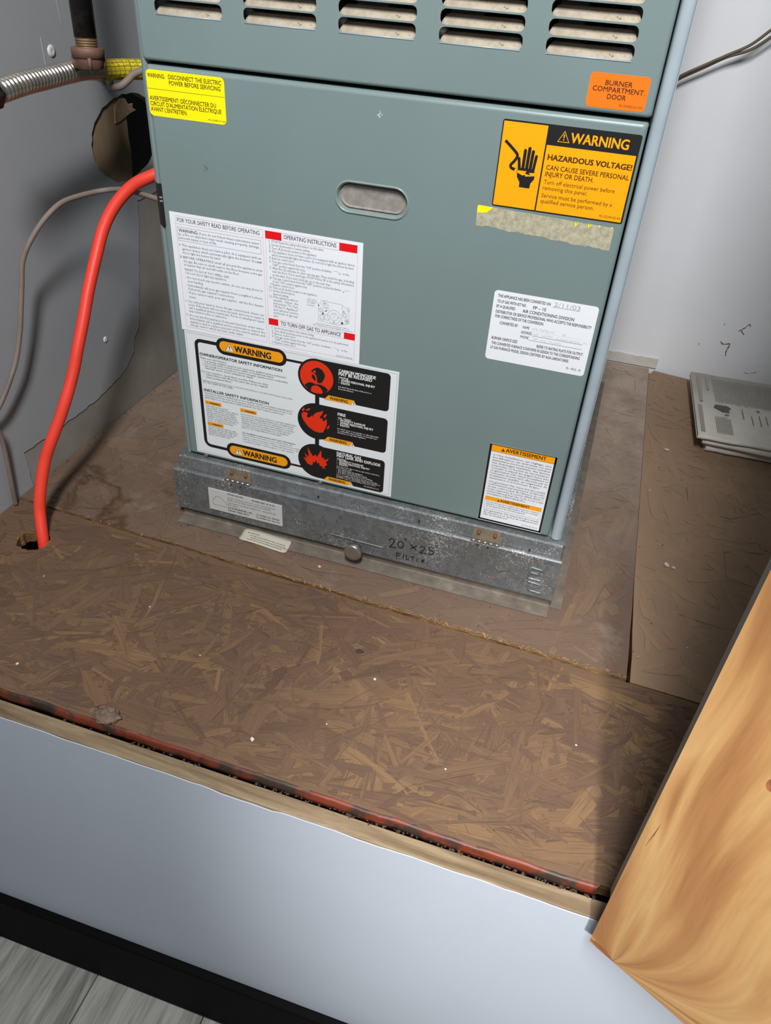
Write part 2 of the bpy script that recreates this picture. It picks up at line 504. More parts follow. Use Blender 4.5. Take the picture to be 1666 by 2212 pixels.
def rectline(mb, x0, z0, x1, z1, wd, y):
    bar(mb, x0, z0, x1, z0 + wd, y); bar(mb, x0, z1 - wd, x1, z1, y)
    bar(mb, x0, z0 + wd, x0 + wd, z1 - wd, y); bar(mb, x1 - wd, z0 + wd, x1, z1 - wd, y)

# lettering from the built-in font
_tc = {}
def glyphs(s, bold, res=3):
    key = (s, res)
    if key not in _tc:
        cu = bpy.data.curves.new('lettering', 'FONT')
        cu.body = s; cu.size = 1.0; cu.resolution_u = res; cu.fill_mode = 'BOTH'
        ob = bpy.data.objects.new('lettering', cu)
        COL.objects.link(ob)
        dg = bpy.context.evaluated_depsgraph_get()
        me = bpy.data.meshes.new_from_object(ob.evaluated_get(dg))
        vs = [tuple(v.co) for v in me.vertices]; fs = [tuple(p.vertices) for p in me.polygons]
        bpy.data.objects.remove(ob, do_unlink=True); bpy.data.curves.remove(cu); bpy.data.meshes.remove(me)
        _tc[key] = (vs, fs)
    return _tc[key]
CAP = max(v[1] for v in glyphs('H', 0.0)[0])
def text(mb, s, x0, x1, z, cap, y, bold=0.0, res=2):
    """one line of print fitted between x0 and x1; bold lines are overprinted with small shifts"""
    vs, fs = glyphs(s, bold, res)
    lo = min(v[0] for v in vs); hi = max(v[0] for v in vs)
    sz = cap / CAP
    sx = (x1 - x0) / (hi - lo) if x1 is not None else sz
    if bold <= 0: shifts = ((0, 0),)
    elif bold < 0.01: shifts = ((-1, 0), (1, 0))
    else: shifts = ((-1, -0.6), (1, -0.6), (-1, 0.6), (1, 0.6))
    d = max(0, bold) * sz * 0.9
    for q_, (ax_, az_) in enumerate(shifts):
        mb.add([(x0 + (v[0] - lo) * sx + ax_ * d, y - q_ * 0.000015, z + v[1] * sz + az_ * d) for v in vs], fs)

# ================================================================== SETTING
ZC = 1.75
def struct(name, mb, mat, parent=None, **kw):
    o = obj(name, mb, mat, parent, **kw)
    if parent is None: o['kind'] = 'structure'
    return o

# room floor, laminate planks running towards the closet (slightly out of level like the skirting)
def zfloor(x): return -0.6517 + (x - 0.0) * 0.042
fl = MB(); fl.add([(-1.6, -3.0, zfloor(-1.6) - 0.012), (2.2, -3.0, zfloor(2.2) - 0.012), (2.2, 1.0, zfloor(2.2) - 0.012), (-1.6, 1.0, zfloor(-1.6) - 0.012)], [(0, 1, 2, 3)])
floor = struct('floor', fl, 'dark')
xs = -0.009 - 0.19 * 6
for i in range(16):
    x0 = xs + i * 0.19; x1 = x0 + 0.1885
    ys = [-2.95, -1.75 + 0.31 * (i % 3), -0.4102]
    for j in range(2):
        a, b = ys[j], ys[j + 1] - 0.0015
        m = MB()
        m.add([(x0, a, zfloor(x0) - 0.011), (x1, a, zfloor(x1) - 0.011), (x1, b, zfloor(x1) - 0.011), (x0, b, zfloor(x0) - 0.011),
               (x0, a, zfloor(x0)), (x1, a, zfloor(x1)), (x1, b, zfloor(x1)), (x0, b, zfloor(x0))],
              [(0, 3, 2, 1), (4, 5, 6, 7), (0, 1, 5, 4), (1, 2, 6, 5), (2, 3, 7, 6), (3, 0, 4, 7)])
        obj('plank', m, 'plank', floor, bevel=0.0008)

# riser below the platform, with its raw top edge and a black skirting
def ragged(x, a=0.0012, s=30): return a * (noise.noise(Vector((x * s, 3.3, 0))) + 0.5 * noise.noise(Vector((x * s * 3.1, 1.3, 0))))
m = MB()
m.box((-1.5, -0.3975, -0.74), (1.5, -0.379, -0.0135))
riser = struct('wall_riser', m, 'strip', bevel=0.001)
pts = [(-1.5, -0.74), (1.5, -0.74)]
N = 260
for i in range(N + 1):
    x = 1.5 - 3.0 * i / N
    pts.append((x, -0.0155 + ragged(x, 0.0022, 26) - (0.003 if noise.noise(Vector((x * 9, 0, 7))) > 0.25 else 0)))
m = MB(); m.prism([pts], 'xz', -0.3985, -0.3974)
obj('paint_coat', m, 'paint_riser', riser)
tt = (0.0261 / 0.5289)
def zb(x, z): return z + (x + 0.1577) * 0.046
m = MB()
m.add([(-1.5, -0.411, zb(-1.5, -0.6585) - 0.001), (1.5, -0.411, zb(1.5, -0.6585) - 0.001), (1.5, -0.3985, zb(1.5, -0.6585) - 0.001), (-1.5, -0.3985, zb(-1.5, -0.6585) - 0.001),
       (-1.5, -0.411, zb(-1.5, -0.5149)), (1.5, -0.411, zb(1.5, -0.5149)), (1.5, -0.3985, zb(1.5, -0.5149) + 0.003), (-1.5, -0.3985, zb(-1.5, -0.5149) + 0.003)],
      [(0, 3, 2, 1), (4, 5, 6, 7), (0, 1, 5, 4), (1, 2, 6, 5), (2, 3, 7, 6), (3, 0, 4, 7)])
struct('baseboard_front', m, 'black_base', bevel=0.002)

# closet walls
rng = random.Random(3)
HC = (0.338, 0.428)
hole = []
for i in range(54):
    a = 2 * PI * i / 54
    jit = 1 + 0.035 * noise.noise(Vector((math.cos(a) * 6, math.sin(a) * 6, 1))) + rng.uniform(-0.012, 0.012)
    hole.append((HC[0] + 0.098 * jit * math.cos(a), HC[1] + 0.062 * jit * math.sin(a)))
m = MB(); m.prism([[(-0.372, -0.70), (0.815, -0.70), (0.815, ZC), (-0.372, ZC)], hole], 'yz', -0.256, -0.268)
wl = struct('wall_left', m, 'bare')
# ragged coat of grey paint
edge = [(-0.036, -0.004), (-0.036, 0.06), (0.047, 0.0575), (0.15, 0.0586), (0.23, 0.074), (0.263, 0.095), (0.271, 0.118), (0.289, 0.133), (0.303, 0.183), (0.33, 0.30), (0.335, 0.335), (0.47, 0.34), (0.81, 0.345)]
ed = []
for (a, b) in zip(edge[:-1], edge[1:]):
    n = max(2, int(math.hypot(b[0] - a[0], b[1] - a[1]) / 0.006))
    for i in range(n):
        t = i / n
        y, z = a[0] + (b[0] - a[0]) * t, a[1] + (b[1] - a[1]) * t
        ed.append((y + 0.0022 * noise.noise(Vector((y * 90, z * 90, 0))), z + 0.0030 * noise.noise(Vector((y * 110, z * 60, 5)))))
hole2 = [(HC[0] + (p[0] - HC[0]) * 1.012, HC[1] + (p[1] - HC[1]) * 1.012) for p in hole]
m = MB(); m.prism([[(-0.371, -0.004)] + ed + [(0.812, 0.345), (0.812, ZC), (-0.371, ZC)], hole2], 'yz', -0.2545, -0.2559)
obj('paint_coat', m, 'paint_grey', wl)
# inside of the wall seen through the hole
m = MB()
bp = [(0.10, 0.25), (0.338, 0.25)] + [(0.338 + 0.0018 * math.sin(i * 1.9) + 0.003 * math.cos(i * 0.7), 0.25 + 0.28 * i / 14) for i in range(1, 15)] + [(0.10, 0.53)]
m.prism([bp], 'yz', -0.2585, -0.2625)
obj('inner_sheet', m, 'brown_paper', wl)
m = MB()
m.prism([[(0.312, 0.4764), (0.3276, 0.4851), (0.3397, 0.4843), (0.3471, 0.4744), (0.3587, 0.4749), (0.356, 0.4694), (0.3652, 0.4649), (0.3505, 0.463), (0.3356, 0.4592), (0.3196, 0.4551), (0.307, 0.4537)]], 'yz', -0.2560, -0.2584)
obj('torn_flap', m, 'brown_paper_torn', wl)
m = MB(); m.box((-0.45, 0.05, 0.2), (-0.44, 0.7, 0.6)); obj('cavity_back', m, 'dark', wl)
for (y, z, r) in ((0.187, 0.5586, 0.0075), (0.1924, 0.148, 0.005)):
    m = MB()
    for ring, (rr, dx) in enumerate(((r, 0.0), (r * 0.92, 0.0013), (r * 0.5, 0.002), (0.0004, 0.0012))):
        m.v += [(-0.2545 + dx, y + rr * math.cos(2 * PI * i / 16), z + rr * math.sin(2 * PI * i / 16)) for i in range(16)]
    for ring in range(3):
        for i in range(16):
            m.f.append((ring * 16 + i, ring * 16 + (i + 1) % 16, ring * 16 + 16 + (i + 1) % 16, ring * 16 + 16 + i)); m.sm.append(True)
    obj('nail_head', m, 'nail', wl)
m = MB(); m.box((-0.2546, 0.170, 0.52), (-0.2535, 0.1712, 0.575)); obj('tape_seam', m, 'paint_grey', wl, bevel=0.0004)
m = MB(); m.tube(smoothpath([(-0.2555, 0.215, 0.70), (-0.2548, 0.2135, 0.65), (-0.2550, 0.2155, 0.60), (-0.2553, 0.217, 0.585)]), 0.0009, 8); obj('tape_seam', m, 'paint_grey', wl)

m = MB()
m.prism([[(-0.268, -0.70), (1.06, -0.70), (1.06, ZC), (-0.268, ZC)]], 'xz', 0.8148, 0.83)
wb = struct('wall_back', m, 'paint_white')
# unpainted strip along the foot of the back wall
pts = [(0.10, 0.0025), (0.6552, 0.0025), (0.6552, 0.0225)]
for i in range(60):
    x = 0.6547 - (0.5547) * i / 59
    pts.append((x, 0.0235 + 0.0025 * noise.noise(Vector((x * 60, 0, 0)))))
m = MB(); m.prism([pts], 'xz', 0.8112, 0.8149); obj('unpainted_strip', m, 'wall_strip', wb)
def scuff(pts, wd):
    q = smoothpath([(a, 0, b) for a, b in pts], 5)
    m = MB(); mm = [(v.x, v.z) for v in q]
    n = len(mm)
    m.tube([(a, 0.8147, b) for a, b in mm], [wd * (0.35 + 0.65 * abs(math.sin(3 + i * 0.55))) for i in range(n)], 6)
    obj('scuff_mark', m, 'scuff', wb)
scuff([(0.7627, 0.0848), (0.7704, 0.0802), (0.7812, 0.0832), (0.7809, 0.0743), (0.7795, 0.066), (0.7815, 0.0575)], 0.0016)
scuff([(0.7888, 0.1124), (0.7919, 0.1147), (0.7985, 0.121), (0.8051, 0.1299), (0.8079, 0.1254)], 0.0012)
scuff([(0.7933, 0.1149), (0.797, 0.111), (0.801, 0.1078)], 0.0015)
scuff([(0.7235, 0.0683), (0.7243, 0.0738)], 0.0007)
scuff([(0.7583, 0.1186), (0.7595, 0.1235)], 0.0007)
scuff([(0.8265, 0.028), (0.8361, 0.0273), (0.8496, 0.0337)], 0.0006)

m = MB(); m.box((1.05, -0.372, -0.70), (1.062, 0.815, ZC)); struct('wall_right', m, 'paint_white')
m = MB(); m.box((-0.268, -0.398, ZC), (1.062, 0.83, ZC + 0.02)); struct('ceiling', m, 'paint_white')
m = MB(); m.box((0.662, -0.398, 0.001), (1.5, -0.376, ZC)); struct('wall_front_right', m, 'paint_white')
m = MB(); m.box((-1.5, -0.398, -0.0105), (-0.272, -0.376, ZC)); struct('wall_front_left', m, 'paint_white')
m = MB(); m.box((0.6490, -0.400, 0.001), (0.6615, -0.372, ZC)); struct('trim_1', m, 'jamb', bevel=0.0015)

# ================================================================== OSB SHEETS
def yseam(x): return -0.079 - 0.0385 * x + 0.0012 * noise.noise(Vector((x * 14, 0, 0)))
def xseam(y): return 0.6485 - 0.0072 * (y + 0.1) / 0.89 + 0.0010 * noise.noise(Vector((0, y * 16, 4)))
def xgap(y):
    t = max(0.0, min(1.0, (0.14 - y) / 0.20))
    return 0.0009 + 0.0038 * t * t
HX, HY, HR = -0.172, -0.1425, 0.0225
floor_hole = []
for i in range(30):
    a = 2 * PI * i / 30
    jit = 1 + rng.uniform(-0.08, 0.06)
    floor_hole.append((HX + HR * jit * math.cos(a), HY + HR * 0.92 * jit * math.sin(a)))

def strands(name, mat, parent, n, xr, yr, z0, inside, lmin, lmax, wmin, wmax, seed, avoid=None, aniso=0.0, crack=0.0):
    """pressed wood strands: thin, slightly tilted irregular flakes with their own uv grain direction"""
    r = random.Random(seed)
    V = []; F = []; UV = []; CR = MB()
    for i in range(n):
        for _ in range(20):
            cx, cy = r.uniform(*xr), r.uniform(*yr)
            if inside(cx, cy): break
        L = r.uniform(lmin, lmax) * (1.0 if r.random() < 0.75 else 0.5); W = r.uniform(wmin, wmax) * min(1, L / (lmin + lmax) * 2.2)
        if r.random() < 0.35: W *= 0.45
        a = r.uniform(0, PI) if r.random() > aniso else r.gauss(0.25, 0.35)
        ca, sa = math.cos(a), math.sin(a)
        tilt_l, tilt_w = r.gauss(0, 0.004), r.gauss(0, 0.022)
        h = r.uniform(0, 0.0005)
        j = lambda q: r.uniform(-q, q)
        loc = [(-L / 2 + j(L * .05), -W / 2 * r.uniform(.3, 1)), (-L / 4, -W / 2 + j(W * .12)), (L / 4, -W / 2 + j(W * .12)), (L / 2 + j(L * .05), -W / 2 * r.uniform(.3, 1)),
               (L / 2 + j(L * .08), W / 2 * r.uniform(.2, 1)), (L / 4, W / 2 + j(W * .12)), (-L / 4, W / 2 + j(W * .12)), (-L / 2 + j(L * .08), W / 2 * r.uniform(.2, 1))]
        P = [(cx + u * ca - v * sa, cy + u * sa + v * ca) for u, v in loc]
        if not all(inside(*p) for p in P): continue
        if avoid and any(math.hypot(p[0] - avoid[0], p[1] - avoid[1]) < avoid[2] for p in P + [(cx, cy)]): continue
        if avoid and math.hypot(cx - avoid[0], cy - avoid[1]) < avoid[2] + L / 2 and r.random() < 0.9: continue
        o = len(V); ou, ov = r.uniform(0, 50), r.uniform(0, 50)
        for (u, v), p in zip(loc, P):
            V.append((p[0], p[1], z0 + max(0.00006, 0.0004 + h + tilt_l * u + tilt_w * v)))
            UV.append((u + ou, v + ov))
        if crack and r.random() < crack:
            e0 = r.choice([0, 4]); top = max(q[2] for q in V[o:o + 8]) + 0.00012
            wl2 = r.uniform(0.00016, 0.00055)
            ids = [e0, e0 + 1, e0 + 2, e0 + 3][r.choice([0, 1, 1]):r.choice([3, 3, 4])]
            nx_, ny_ = -sa, ca
            L_ = [(P[k2][0] + nx_ * wl2 * (0.2 + r.random()), P[k2][1] + ny_ * wl2 * (0.2 + r.random()), top) for k2 in ids]
            R2 = [(P[k2][0] - nx_ * wl2 * r.random() * .6, P[k2][1] - ny_ * wl2 * r.random() * .6, top) for k2 in ids]
            if len(ids) > 1: CR.add(L_ + R2, [(k2, len(ids) + k2, len(ids) + k2 + 1, k2 + 1) for k2 in range(len(ids) - 1)])
        F.append(tuple(range(o, o + 8)))
    m = MB(); m.v = V; m.f = F; m.sm = [False] * len(F); m.uv = UV
    ob = obj(name, m, mat, parent, fixn=False)
    ob['kind'] = 'stuff'
    if CR.f:
        ob2 = obj('strand_gaps', CR, 'gap', parent, fixn=False); ob2['kind'] = 'stuff'
    return ob

def sheet_surface(mb, pts):
    mb.uv = [(p[0] + 3.3, p[1] + 7.7) for p in mb.v]

# front sheet
n = 60
back = [(1.045 - (1.045 + 0.2535) * i / n,) for i in range(n + 1)]
outline = [(-0.2535, -0.3738), (0.6385, -0.3738), (0.6405, -0.370), (1.045, -0.370)] + [(b[0], yseam(b[0]) - 0.0012) for b in back]
m = MB(); m.prism([outline, floor_hole], 'xy', -0.002, -0.0195)
fs_ = obj('osb_sheet', m, 'osb_core')
tag(fs_, 'front OSB floor sheet along the white riser, round hole at its left end', 'floor board')
def in_front(x, y): return -0.2530 < x < 1.04 and -0.3735 < y < yseam(x) - 0.0020
# smooth top skin under the strands (so that no gap shows raw core)
m = MB(); m.prism([[(a, b) for a, b in outline], [(HX + (p[0] - HX) * 1.06, HY + (p[1] - HY) * 1.06) for p in floor_hole]], 'xy', -0.00185, -0.0021)
sheet_surface(m, outline)
obj('top_skin', m, 'osb_front', fs_, fixn=False)
strands('wood_strands', 'osb_front', fs_, 2600, (-0.253, 0.80), (-0.3735, -0.07), -0.0019, in_front, 0.035, 0.125, 0.006, 0.024, 11, (HX, HY, HR * 1.08), 0.3, 0.20)
# red painted front lip of the sheet, rounded, with its paint worn off in places
m = MB()
prof = [(-0.3720, -0.0016), (-0.3742, -0.0018), (-0.3756, -0.0030), (-0.3762, -0.0060), (-0.3764, -0.0100), (-0.3764, -0.0160), (-0.3725, -0.0165)]
N = 160
for i in range(N + 1):
    x = -0.253 + (0.6375 + 0.253) * i / N
    dy = 0.0014 * noise.noise(Vector((x * 26, 0, 0))) + 0.0007 * noise.noise(Vector((x * 120, 0, 3))); dz = 0.0006 * noise.noise(Vector((x * 40, 2, 0)))
    for (py, pz) in prof:
        m.v.append((x, py + dy, pz + dz))
kp = len(prof)
for i in range(N):
    for j in range(kp - 1):
        m.f.append((i * kp + j, (i + 1) * kp + j, (i + 1) * kp + j + 1, i * kp + j + 1)); m.sm.append(True)
lip = obj('painted_lip', m, 'red_edge', fs_)
lip['label'] = 'red painted front lip with dark worn patches'

# middle sheet under the furnace
fr = [(-0.2535 + (xseam(-0.1) + 0.2535) * i / n) for i in range(n + 1)]
outline = [(x, yseam(x) + 0.0012) for x in fr] + [(xseam(y), y) for y in [-0.09 + 0.9 * i / 40 for i in range(1, 41)]] + [(-0.2535, 0.8108)]
m = MB(); m.prism([outline], 'xy', 0.0, -0.0175)
mid = obj('osb_sheet', m, 'osb_core')
tag(mid, 'dusty OSB floor sheet that carries the furnace, water stains at its left', 'floor board')
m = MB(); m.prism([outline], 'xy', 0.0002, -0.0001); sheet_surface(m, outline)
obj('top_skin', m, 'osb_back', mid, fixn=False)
def in_mid(x, y): return not (-0.028 < x < 0.560 and y > -0.030) and x > -0.2525 and yseam(x) + 0.0022 < y < 0.81 and x < xseam(y) - 0.0006
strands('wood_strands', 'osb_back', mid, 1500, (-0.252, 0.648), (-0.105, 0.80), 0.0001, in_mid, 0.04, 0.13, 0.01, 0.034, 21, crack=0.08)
# fuzzy bright cut edge along the saw kerf
m = MB()
r2 = random.Random(5)
for i in range(900):
    x = r2.uniform(0.12, 0.646) if r2.random() < 0.75 else r2.uniform(-0.2, 0.646)
    y = yseam(x) + r2.uniform(0.0002, 0.0062 if x > 0.3 else 0.0035)
    a = r2.gauss(0.0, 0.5); L = r2.uniform(0.0015, 0.006); W = r2.uniform(0.0003, 0.0009)
    ca, sa = math.cos(a), math.sin(a); z = r2.uniform(0.0004, 0.0018)
    m.add([(x - L * ca, y - L * sa, z), (x + W * sa, y - W * ca, z + .0004), (x + L * ca, y + L * sa, z), (x - W * sa, y + W * ca, z - .0003)], [(0, 1, 2, 3)])
M['splinter'] = plain('pale_sawn_splinters', (176, 138, 88), 0.8, var=0.35, vscale=90)
o = obj('sawn_fringe', m, 'splinter', mid, fixn=False); o['kind'] = 'stuff'

# right sheet
ys = [yseam(0.66) + 0.002 + (0.8143 - yseam(0.66)) * i / 40 for i in range(41)]
outline = [(xseam(ys[0]) + xgap(ys[0]), ys[0] - 0.001), (1.045, yseam(1.045) + 0.001)] + [(1.045, 0.8143)] + [(xseam(y) + xgap(y), y) for y in ys[::-1][1:]]
m = MB(); m.prism([outline], 'xy', -0.002, -0.0195)
rs_ = obj('osb_sheet', m, 'osb_core')
tag(rs_, 'brown OSB floor sheet right of the furnace, under the old newspapers', 'floor board')
m = MB(); m.prism([outline], 'xy', -0.0018, -0.0021); sheet_surface(m, outline)
obj('top_skin', m, 'osb_right', rs_, fixn=False)
def in_right(x, y): return x < 1.04 and y < 0.8135 and y > yseam(x) + 0.003 and x > xseam(y) + xgap(y) + 0.0008
strands('wood_strands', 'osb_right', rs_, 900, (0.645, 1.0), (-0.11, 0.80), -0.0019, in_right, 0.04, 0.13, 0.008, 0.030, 31, crack=0.06)

# ================================================================== FURNACE
FW, FZ0, FZ1 = 0.533, 0.104, 1.30
furnace = thing('furnace', (FW / 2, 0.30, FZ0), 'tall green-grey furnace cabinet covered in warning stickers', 'furnace')
YB = 0.70
m = MB(); m.box((0.0, 0.004, FZ0), (0.0025, YB, FZ1)); obj('side_panel', m, 'enamel', furnace)
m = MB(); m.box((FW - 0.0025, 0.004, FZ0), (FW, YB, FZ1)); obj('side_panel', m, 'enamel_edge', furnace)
m = MB(); m.box((0.0025, YB - 0.003, FZ0), (FW - 0.0025, YB, FZ1)); obj('back_panel', m, 'enamel', furnace)
m = MB(); m.box((0.0, 0.002, FZ1), (FW, YB, FZ1 + 0.003)); obj('top_panel', m, 'enamel', furnace)
m = MB(); m.box((0.0025, 0.006, FZ0), (FW - 0.0025, YB - 0.003, FZ0 + 0.002)); obj('bottom_panel', m, 'enamel', furnace)
m = MB(); m.box((0.0025, 0.022, 0.578), (FW - 0.0025, 0.5, 0.592)); obj('divider_shelf', m, 'dark', furnace)
m = MB(); m.box((0.0025, 0.20, 0.594), (FW - 0.0025, 0.204, FZ1 - 0.01)); obj('heat_shield', m, 'dark', furnace)
# folded front flange at the right edge
m = MB()
prof = [(0.5195, 0.016), (0.5200, 0.006), (0.5212, 0.0028), (0.5228, 0.0012), (0.5250, 0.0004), (0.5275, 0.0002), (0.5300, 0.0008), (0.5318, 0.0022), (0.5328, 0.0045), (0.533, 0.012)]
for z in (FZ0 + 0.001, FZ1):
    m.v += [(a, b, z) for a, b in prof]
kp = len(prof)
for j in range(kp - 1):
    m.f.append((j, j + 1, kp + j + 1, kp + j)); m.sm.append(True)
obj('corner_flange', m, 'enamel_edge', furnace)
m = MB()
prof = [(0.0, 0.012), (0.0002, 0.006), (0.0012, 0.0030), (0.003, 0.0016), (0.006, 0.0012), (0.006, 0.016)]
for z in (FZ0 + 0.001, FZ1):
    m.v += [(a, b, z) for a, b in prof]
kp = len(prof)
for j in range(kp - 1):
    m.f.append((j, j + 1, kp + j + 1, kp + j)); m.sm.append(True)
obj('corner_flange', m, 'enamel', furnace)

def bevel_panel(x0, z0, x1, z1, holes, depth, bw, hd=0.0012):
    """sheet panel facing -y at y=0 with rolled edges and holes with folded-in lips"""
    m = MB()
    def loop(ins): return rrect(x0 + ins, z0 + ins, x1 - ins, z1 - ins, 0.003)
    steps = [(bw, 0.0), (bw * 0.55, bw * 0.10), (bw * 0.2, bw * 0.42), (0.0, bw), (0.0, depth)]
    inner = loop(bw)
    flat = [p for lp in [inner] + holes for p in lp]
    tris = tessellate_polygon([[Vector((p[0], p[1], 0)) for p in lp] for lp in [inner] + holes])
    m.add([(p[0], 0.0, p[1]) for p in flat], [tuple(t) for t in tris])
    for (a, b) in zip(steps[:-1], steps[1:]):
        A = loop(a[0]); B = loop(b[0]); n = len(A)
        m.add([(p[0], a[1], p[1]) for p in A] + [(p[0], b[1], p[1]) for p in B], [(i, (i + 1) % n, n + (i + 1) % n, n + i) for i in range(n)], True)
    for lp in holes:
        n = len(lp)
        m.add([(p[0], 0.0, p[1]) for p in lp] + [(p[0], hd, p[1]) for p in lp], [(i, (i + 1) % n, n + (i + 1) % n, n + i) for i in range(n)])
    return m

# lower (blower) door with its recessed pull
hx, hz, ha, hb = 0.2604, 0.4831, 0.0418, 0.0172
def obround(ax, bz, n=14):
    c = ax - bz
    return [(hx + c + bz * math.cos(-PI / 2 + PI * i / n), hz + bz * math.sin(-PI / 2 + PI * i / n)) for i in range(n + 1)] + \
           [(hx - c + bz * math.cos(PI / 2 + PI * i / n), hz + bz * math.sin(PI / 2 + PI * i / n)) for i in range(n + 1)]
m = bevel_panel(0.0062, 0.1062, 0.5180, 0.5838, [obround(ha - 0.002, hb - 0.002)], 0.020, 0.0045, 0.004)
door = obj('lower_door', m, 'enamel', furnace)
rim = MB()
lps = [(ha - 0.0005, hb - 0.0005, 0.0), (ha - 0.0012, hb - 0.0012, -0.0011), (ha - 0.0022, hb - 0.0022, -0.0011), (ha - 0.0032, hb - 0.0032, 0.0006), (ha - 0.0042, hb - 0.0042, 0.0045)]
for (a, b, y) in lps: rim.v += [(p[0], y, p[1]) for p in obround(a, b)]
n = 30
for q in range(len(lps) - 1):
    for i in range(n):
        rim.f.append((q * n + i, q * n + (i + 1) % n, (q + 1) * n + (i + 1) % n, (q + 1) * n + i)); rim.sm.append(True)
M['pull_rim'] = plain('clear_dusty_rim', (124, 138, 133), 0.35, var=0.08, vscale=80)
M['pull_cup'] = plain('dusty_grey_pull_cup', (138, 131, 125), 0.6, var=0.22, vscale=110)
obj('pull_rim', rim, 'pull_rim', door)
cup = MB()
lps = [(ha - 0.0040, hb - 0.0040, 0.0045), (ha - 0.0050, hb - 0.0050, 0.0062), (ha - 0.0056, hb - 0.0056, 0.0040), (ha - 0.0066, hb - 0.0066, 0.0040), (ha - 0.0076, hb - 0.0076, 0.0058)]
for (a, b, y) in lps: cup.v += [(p[0], y, p[1]) for p in obround(a, b)]
for q in range(len(lps) - 1):
    for i in range(n):
        cup.f.append((q * n + i, q * n + (i + 1) % n, (q + 1) * n + (i + 1) % n, (q + 1) * n + i)); cup.sm.append(True)
cup.f.append(tuple(range(4 * n, 5 * n))); cup.sm.append(False)
obj('pull_cup', cup, 'pull_cup', door)
# grey smudges on the door
M['smudge'] = plain('grey_smudge', (96, 108, 106), 0.6, var=0.2, vscale=200)
M['smear'] = plain('pale_smear', (166, 176, 170), 0.6, var=0.1, vscale=200)
for (cx, cz, rx, rz, mt, sd) in ((0.0660, 0.4896, 0.0050, 0.0045, 'smudge', 1), (0.2649, 0.5652, 0.0028, 0.0042, 'smear', 2)):
    rr = random.Random(sd); mm = MB()
    for q in range(9):
        a = rr.uniform(0, 2 * PI); d = rr.random()
        ax, az = cx + rx * d * math.cos(a), cz + rz * d * math.sin(a)
        mm.flat([(ax + rr.uniform(.3, 1) * 0.0013 * math.cos(2 * PI * i / 9), az + rr.uniform(.3, 1) * 0.0013 * math.sin(2 * PI * i / 9)) for i in range(9)], -0.00008 - q * 0.000004)
    obj('smudge', mm, mt, door, fixn=False)

# upper louvered panel
cols = [(0.0251, 0.0993), (0.1221, 0.1978), (0.2198, 0.2956), (0.3176, 0.3945), (0.4155, 0.4918)]
PITCH = 0.01372; ROWS = 7; ZL = 0.6292
holes = []
for (a, b) in cols:
    for r_ in range(ROWS):
        z = ZL + r_ * PITCH
        holes.append(rrect(a, z, b, z + 0.0123, 0.0048, 4)[::-1])
m = bevel_panel(0.0040, 0.5876, 0.5186, FZ1 - 0.002, holes, 0.020, 0.0032, 0.0012)
upper = obj('upper_panel', m, 'enamel', furnace)
sl = MB(); NX = 30; NTT = 6
wL = cols[0][1] - cols[0][0]
for i in range(NX + 1):
    u = i / NX; x = (u - 0.5) * 0.0748
    e = min(u, 1 - u) * 0.0748
    top = 1.0 if e > 0.0062 else 0.30 + 0.70 * math.sqrt(max(0, 1 - ((0.0062 - e) / 0.0062) ** 2))
    for j in range(NTT + 1):
        t = top * j / NTT
        sl.v.append((x, 0.0008 + 0.0105 * math.sin(t * PI / 2.4) , 0.0004 + 0.0084 * t - (0.0006 if j == 0 else 0)))
for i in range(NX):
    for j in range(NTT):
        q = i * (NTT + 1) + j
        sl.f.append((q, q + NTT + 1, q + NTT + 2, q + 1)); sl.sm.append(True)
first = None
for (a, b) in cols:
    for r_ in range(ROWS):
        z = ZL + r_ * PITCH; cx = (a + b) / 2
        if first is None:
            mm = MB(); mm.v = [(p[0] + cx, p[1], p[2] + z) for p in sl.v]; mm.f = sl.f; mm.sm = sl.sm
            first = obj('louver', mm, 'dust', upper, solid=0.0009); firstc = WORLD[first.name].copy(); fcx, fz = cx, z
        else:
            o = first.copy()
            link(o, upper, firstc + Vector((cx - fcx, 0, z - fz)))
# bright lower lip of each louver column
for (a, b) in cols:
    m = MB(); m.tube([(a + 0.001, 0.0002, ZL - 0.0004), (b - 0.001, 0.0002, ZL - 0.0004)], 0.0007, 8)
    obj('louver_lip', m, 'enamel_edge', upper)
# a few burner parts glimpsed through the slots
for x in (0.05, 0.14, 0.235, 0.33):
    m = MB(); m.tube([(x, 0.055, 0.655), (x, 0.19, 0.655)], 0.017, 20); obj('burner_tube', m, 'steel_dim', furnace)
m = MB(); m.box((0.415, 0.06, 0.620), (0.442, 0.10, 0.668)); obj('gas_valve', m, 'steel_dim', furnace, bevel=0.003)
m = MB(); m.box((0.478, 0.07, 0.605), (0.505, 0.12, 0.70)); obj('control_box', m, 'steel_dim', furnace, bevel=0.002)
m = MB(); m.tube([(0.02, 0.05, 0.632), (0.41, 0.05, 0.632)], 0.006, 12); obj('gas_manifold', m, 'steel_dim', furnace)
m = MB(); m.box((0.4955, 0.008, 0.1045), (0.5075, 0.016, 0.1085)); obj('door_tab', m, 'enamel', furnace)
# small screws under the door
for x in (0.032, 0.205):
    m = MB(); m.tube([(x, -0.0012, 0.1075), (x, 0.004, 0.1075)], [0.0028, 0.0034], 12); obj('screw', m, 'steel_dim', furnace)

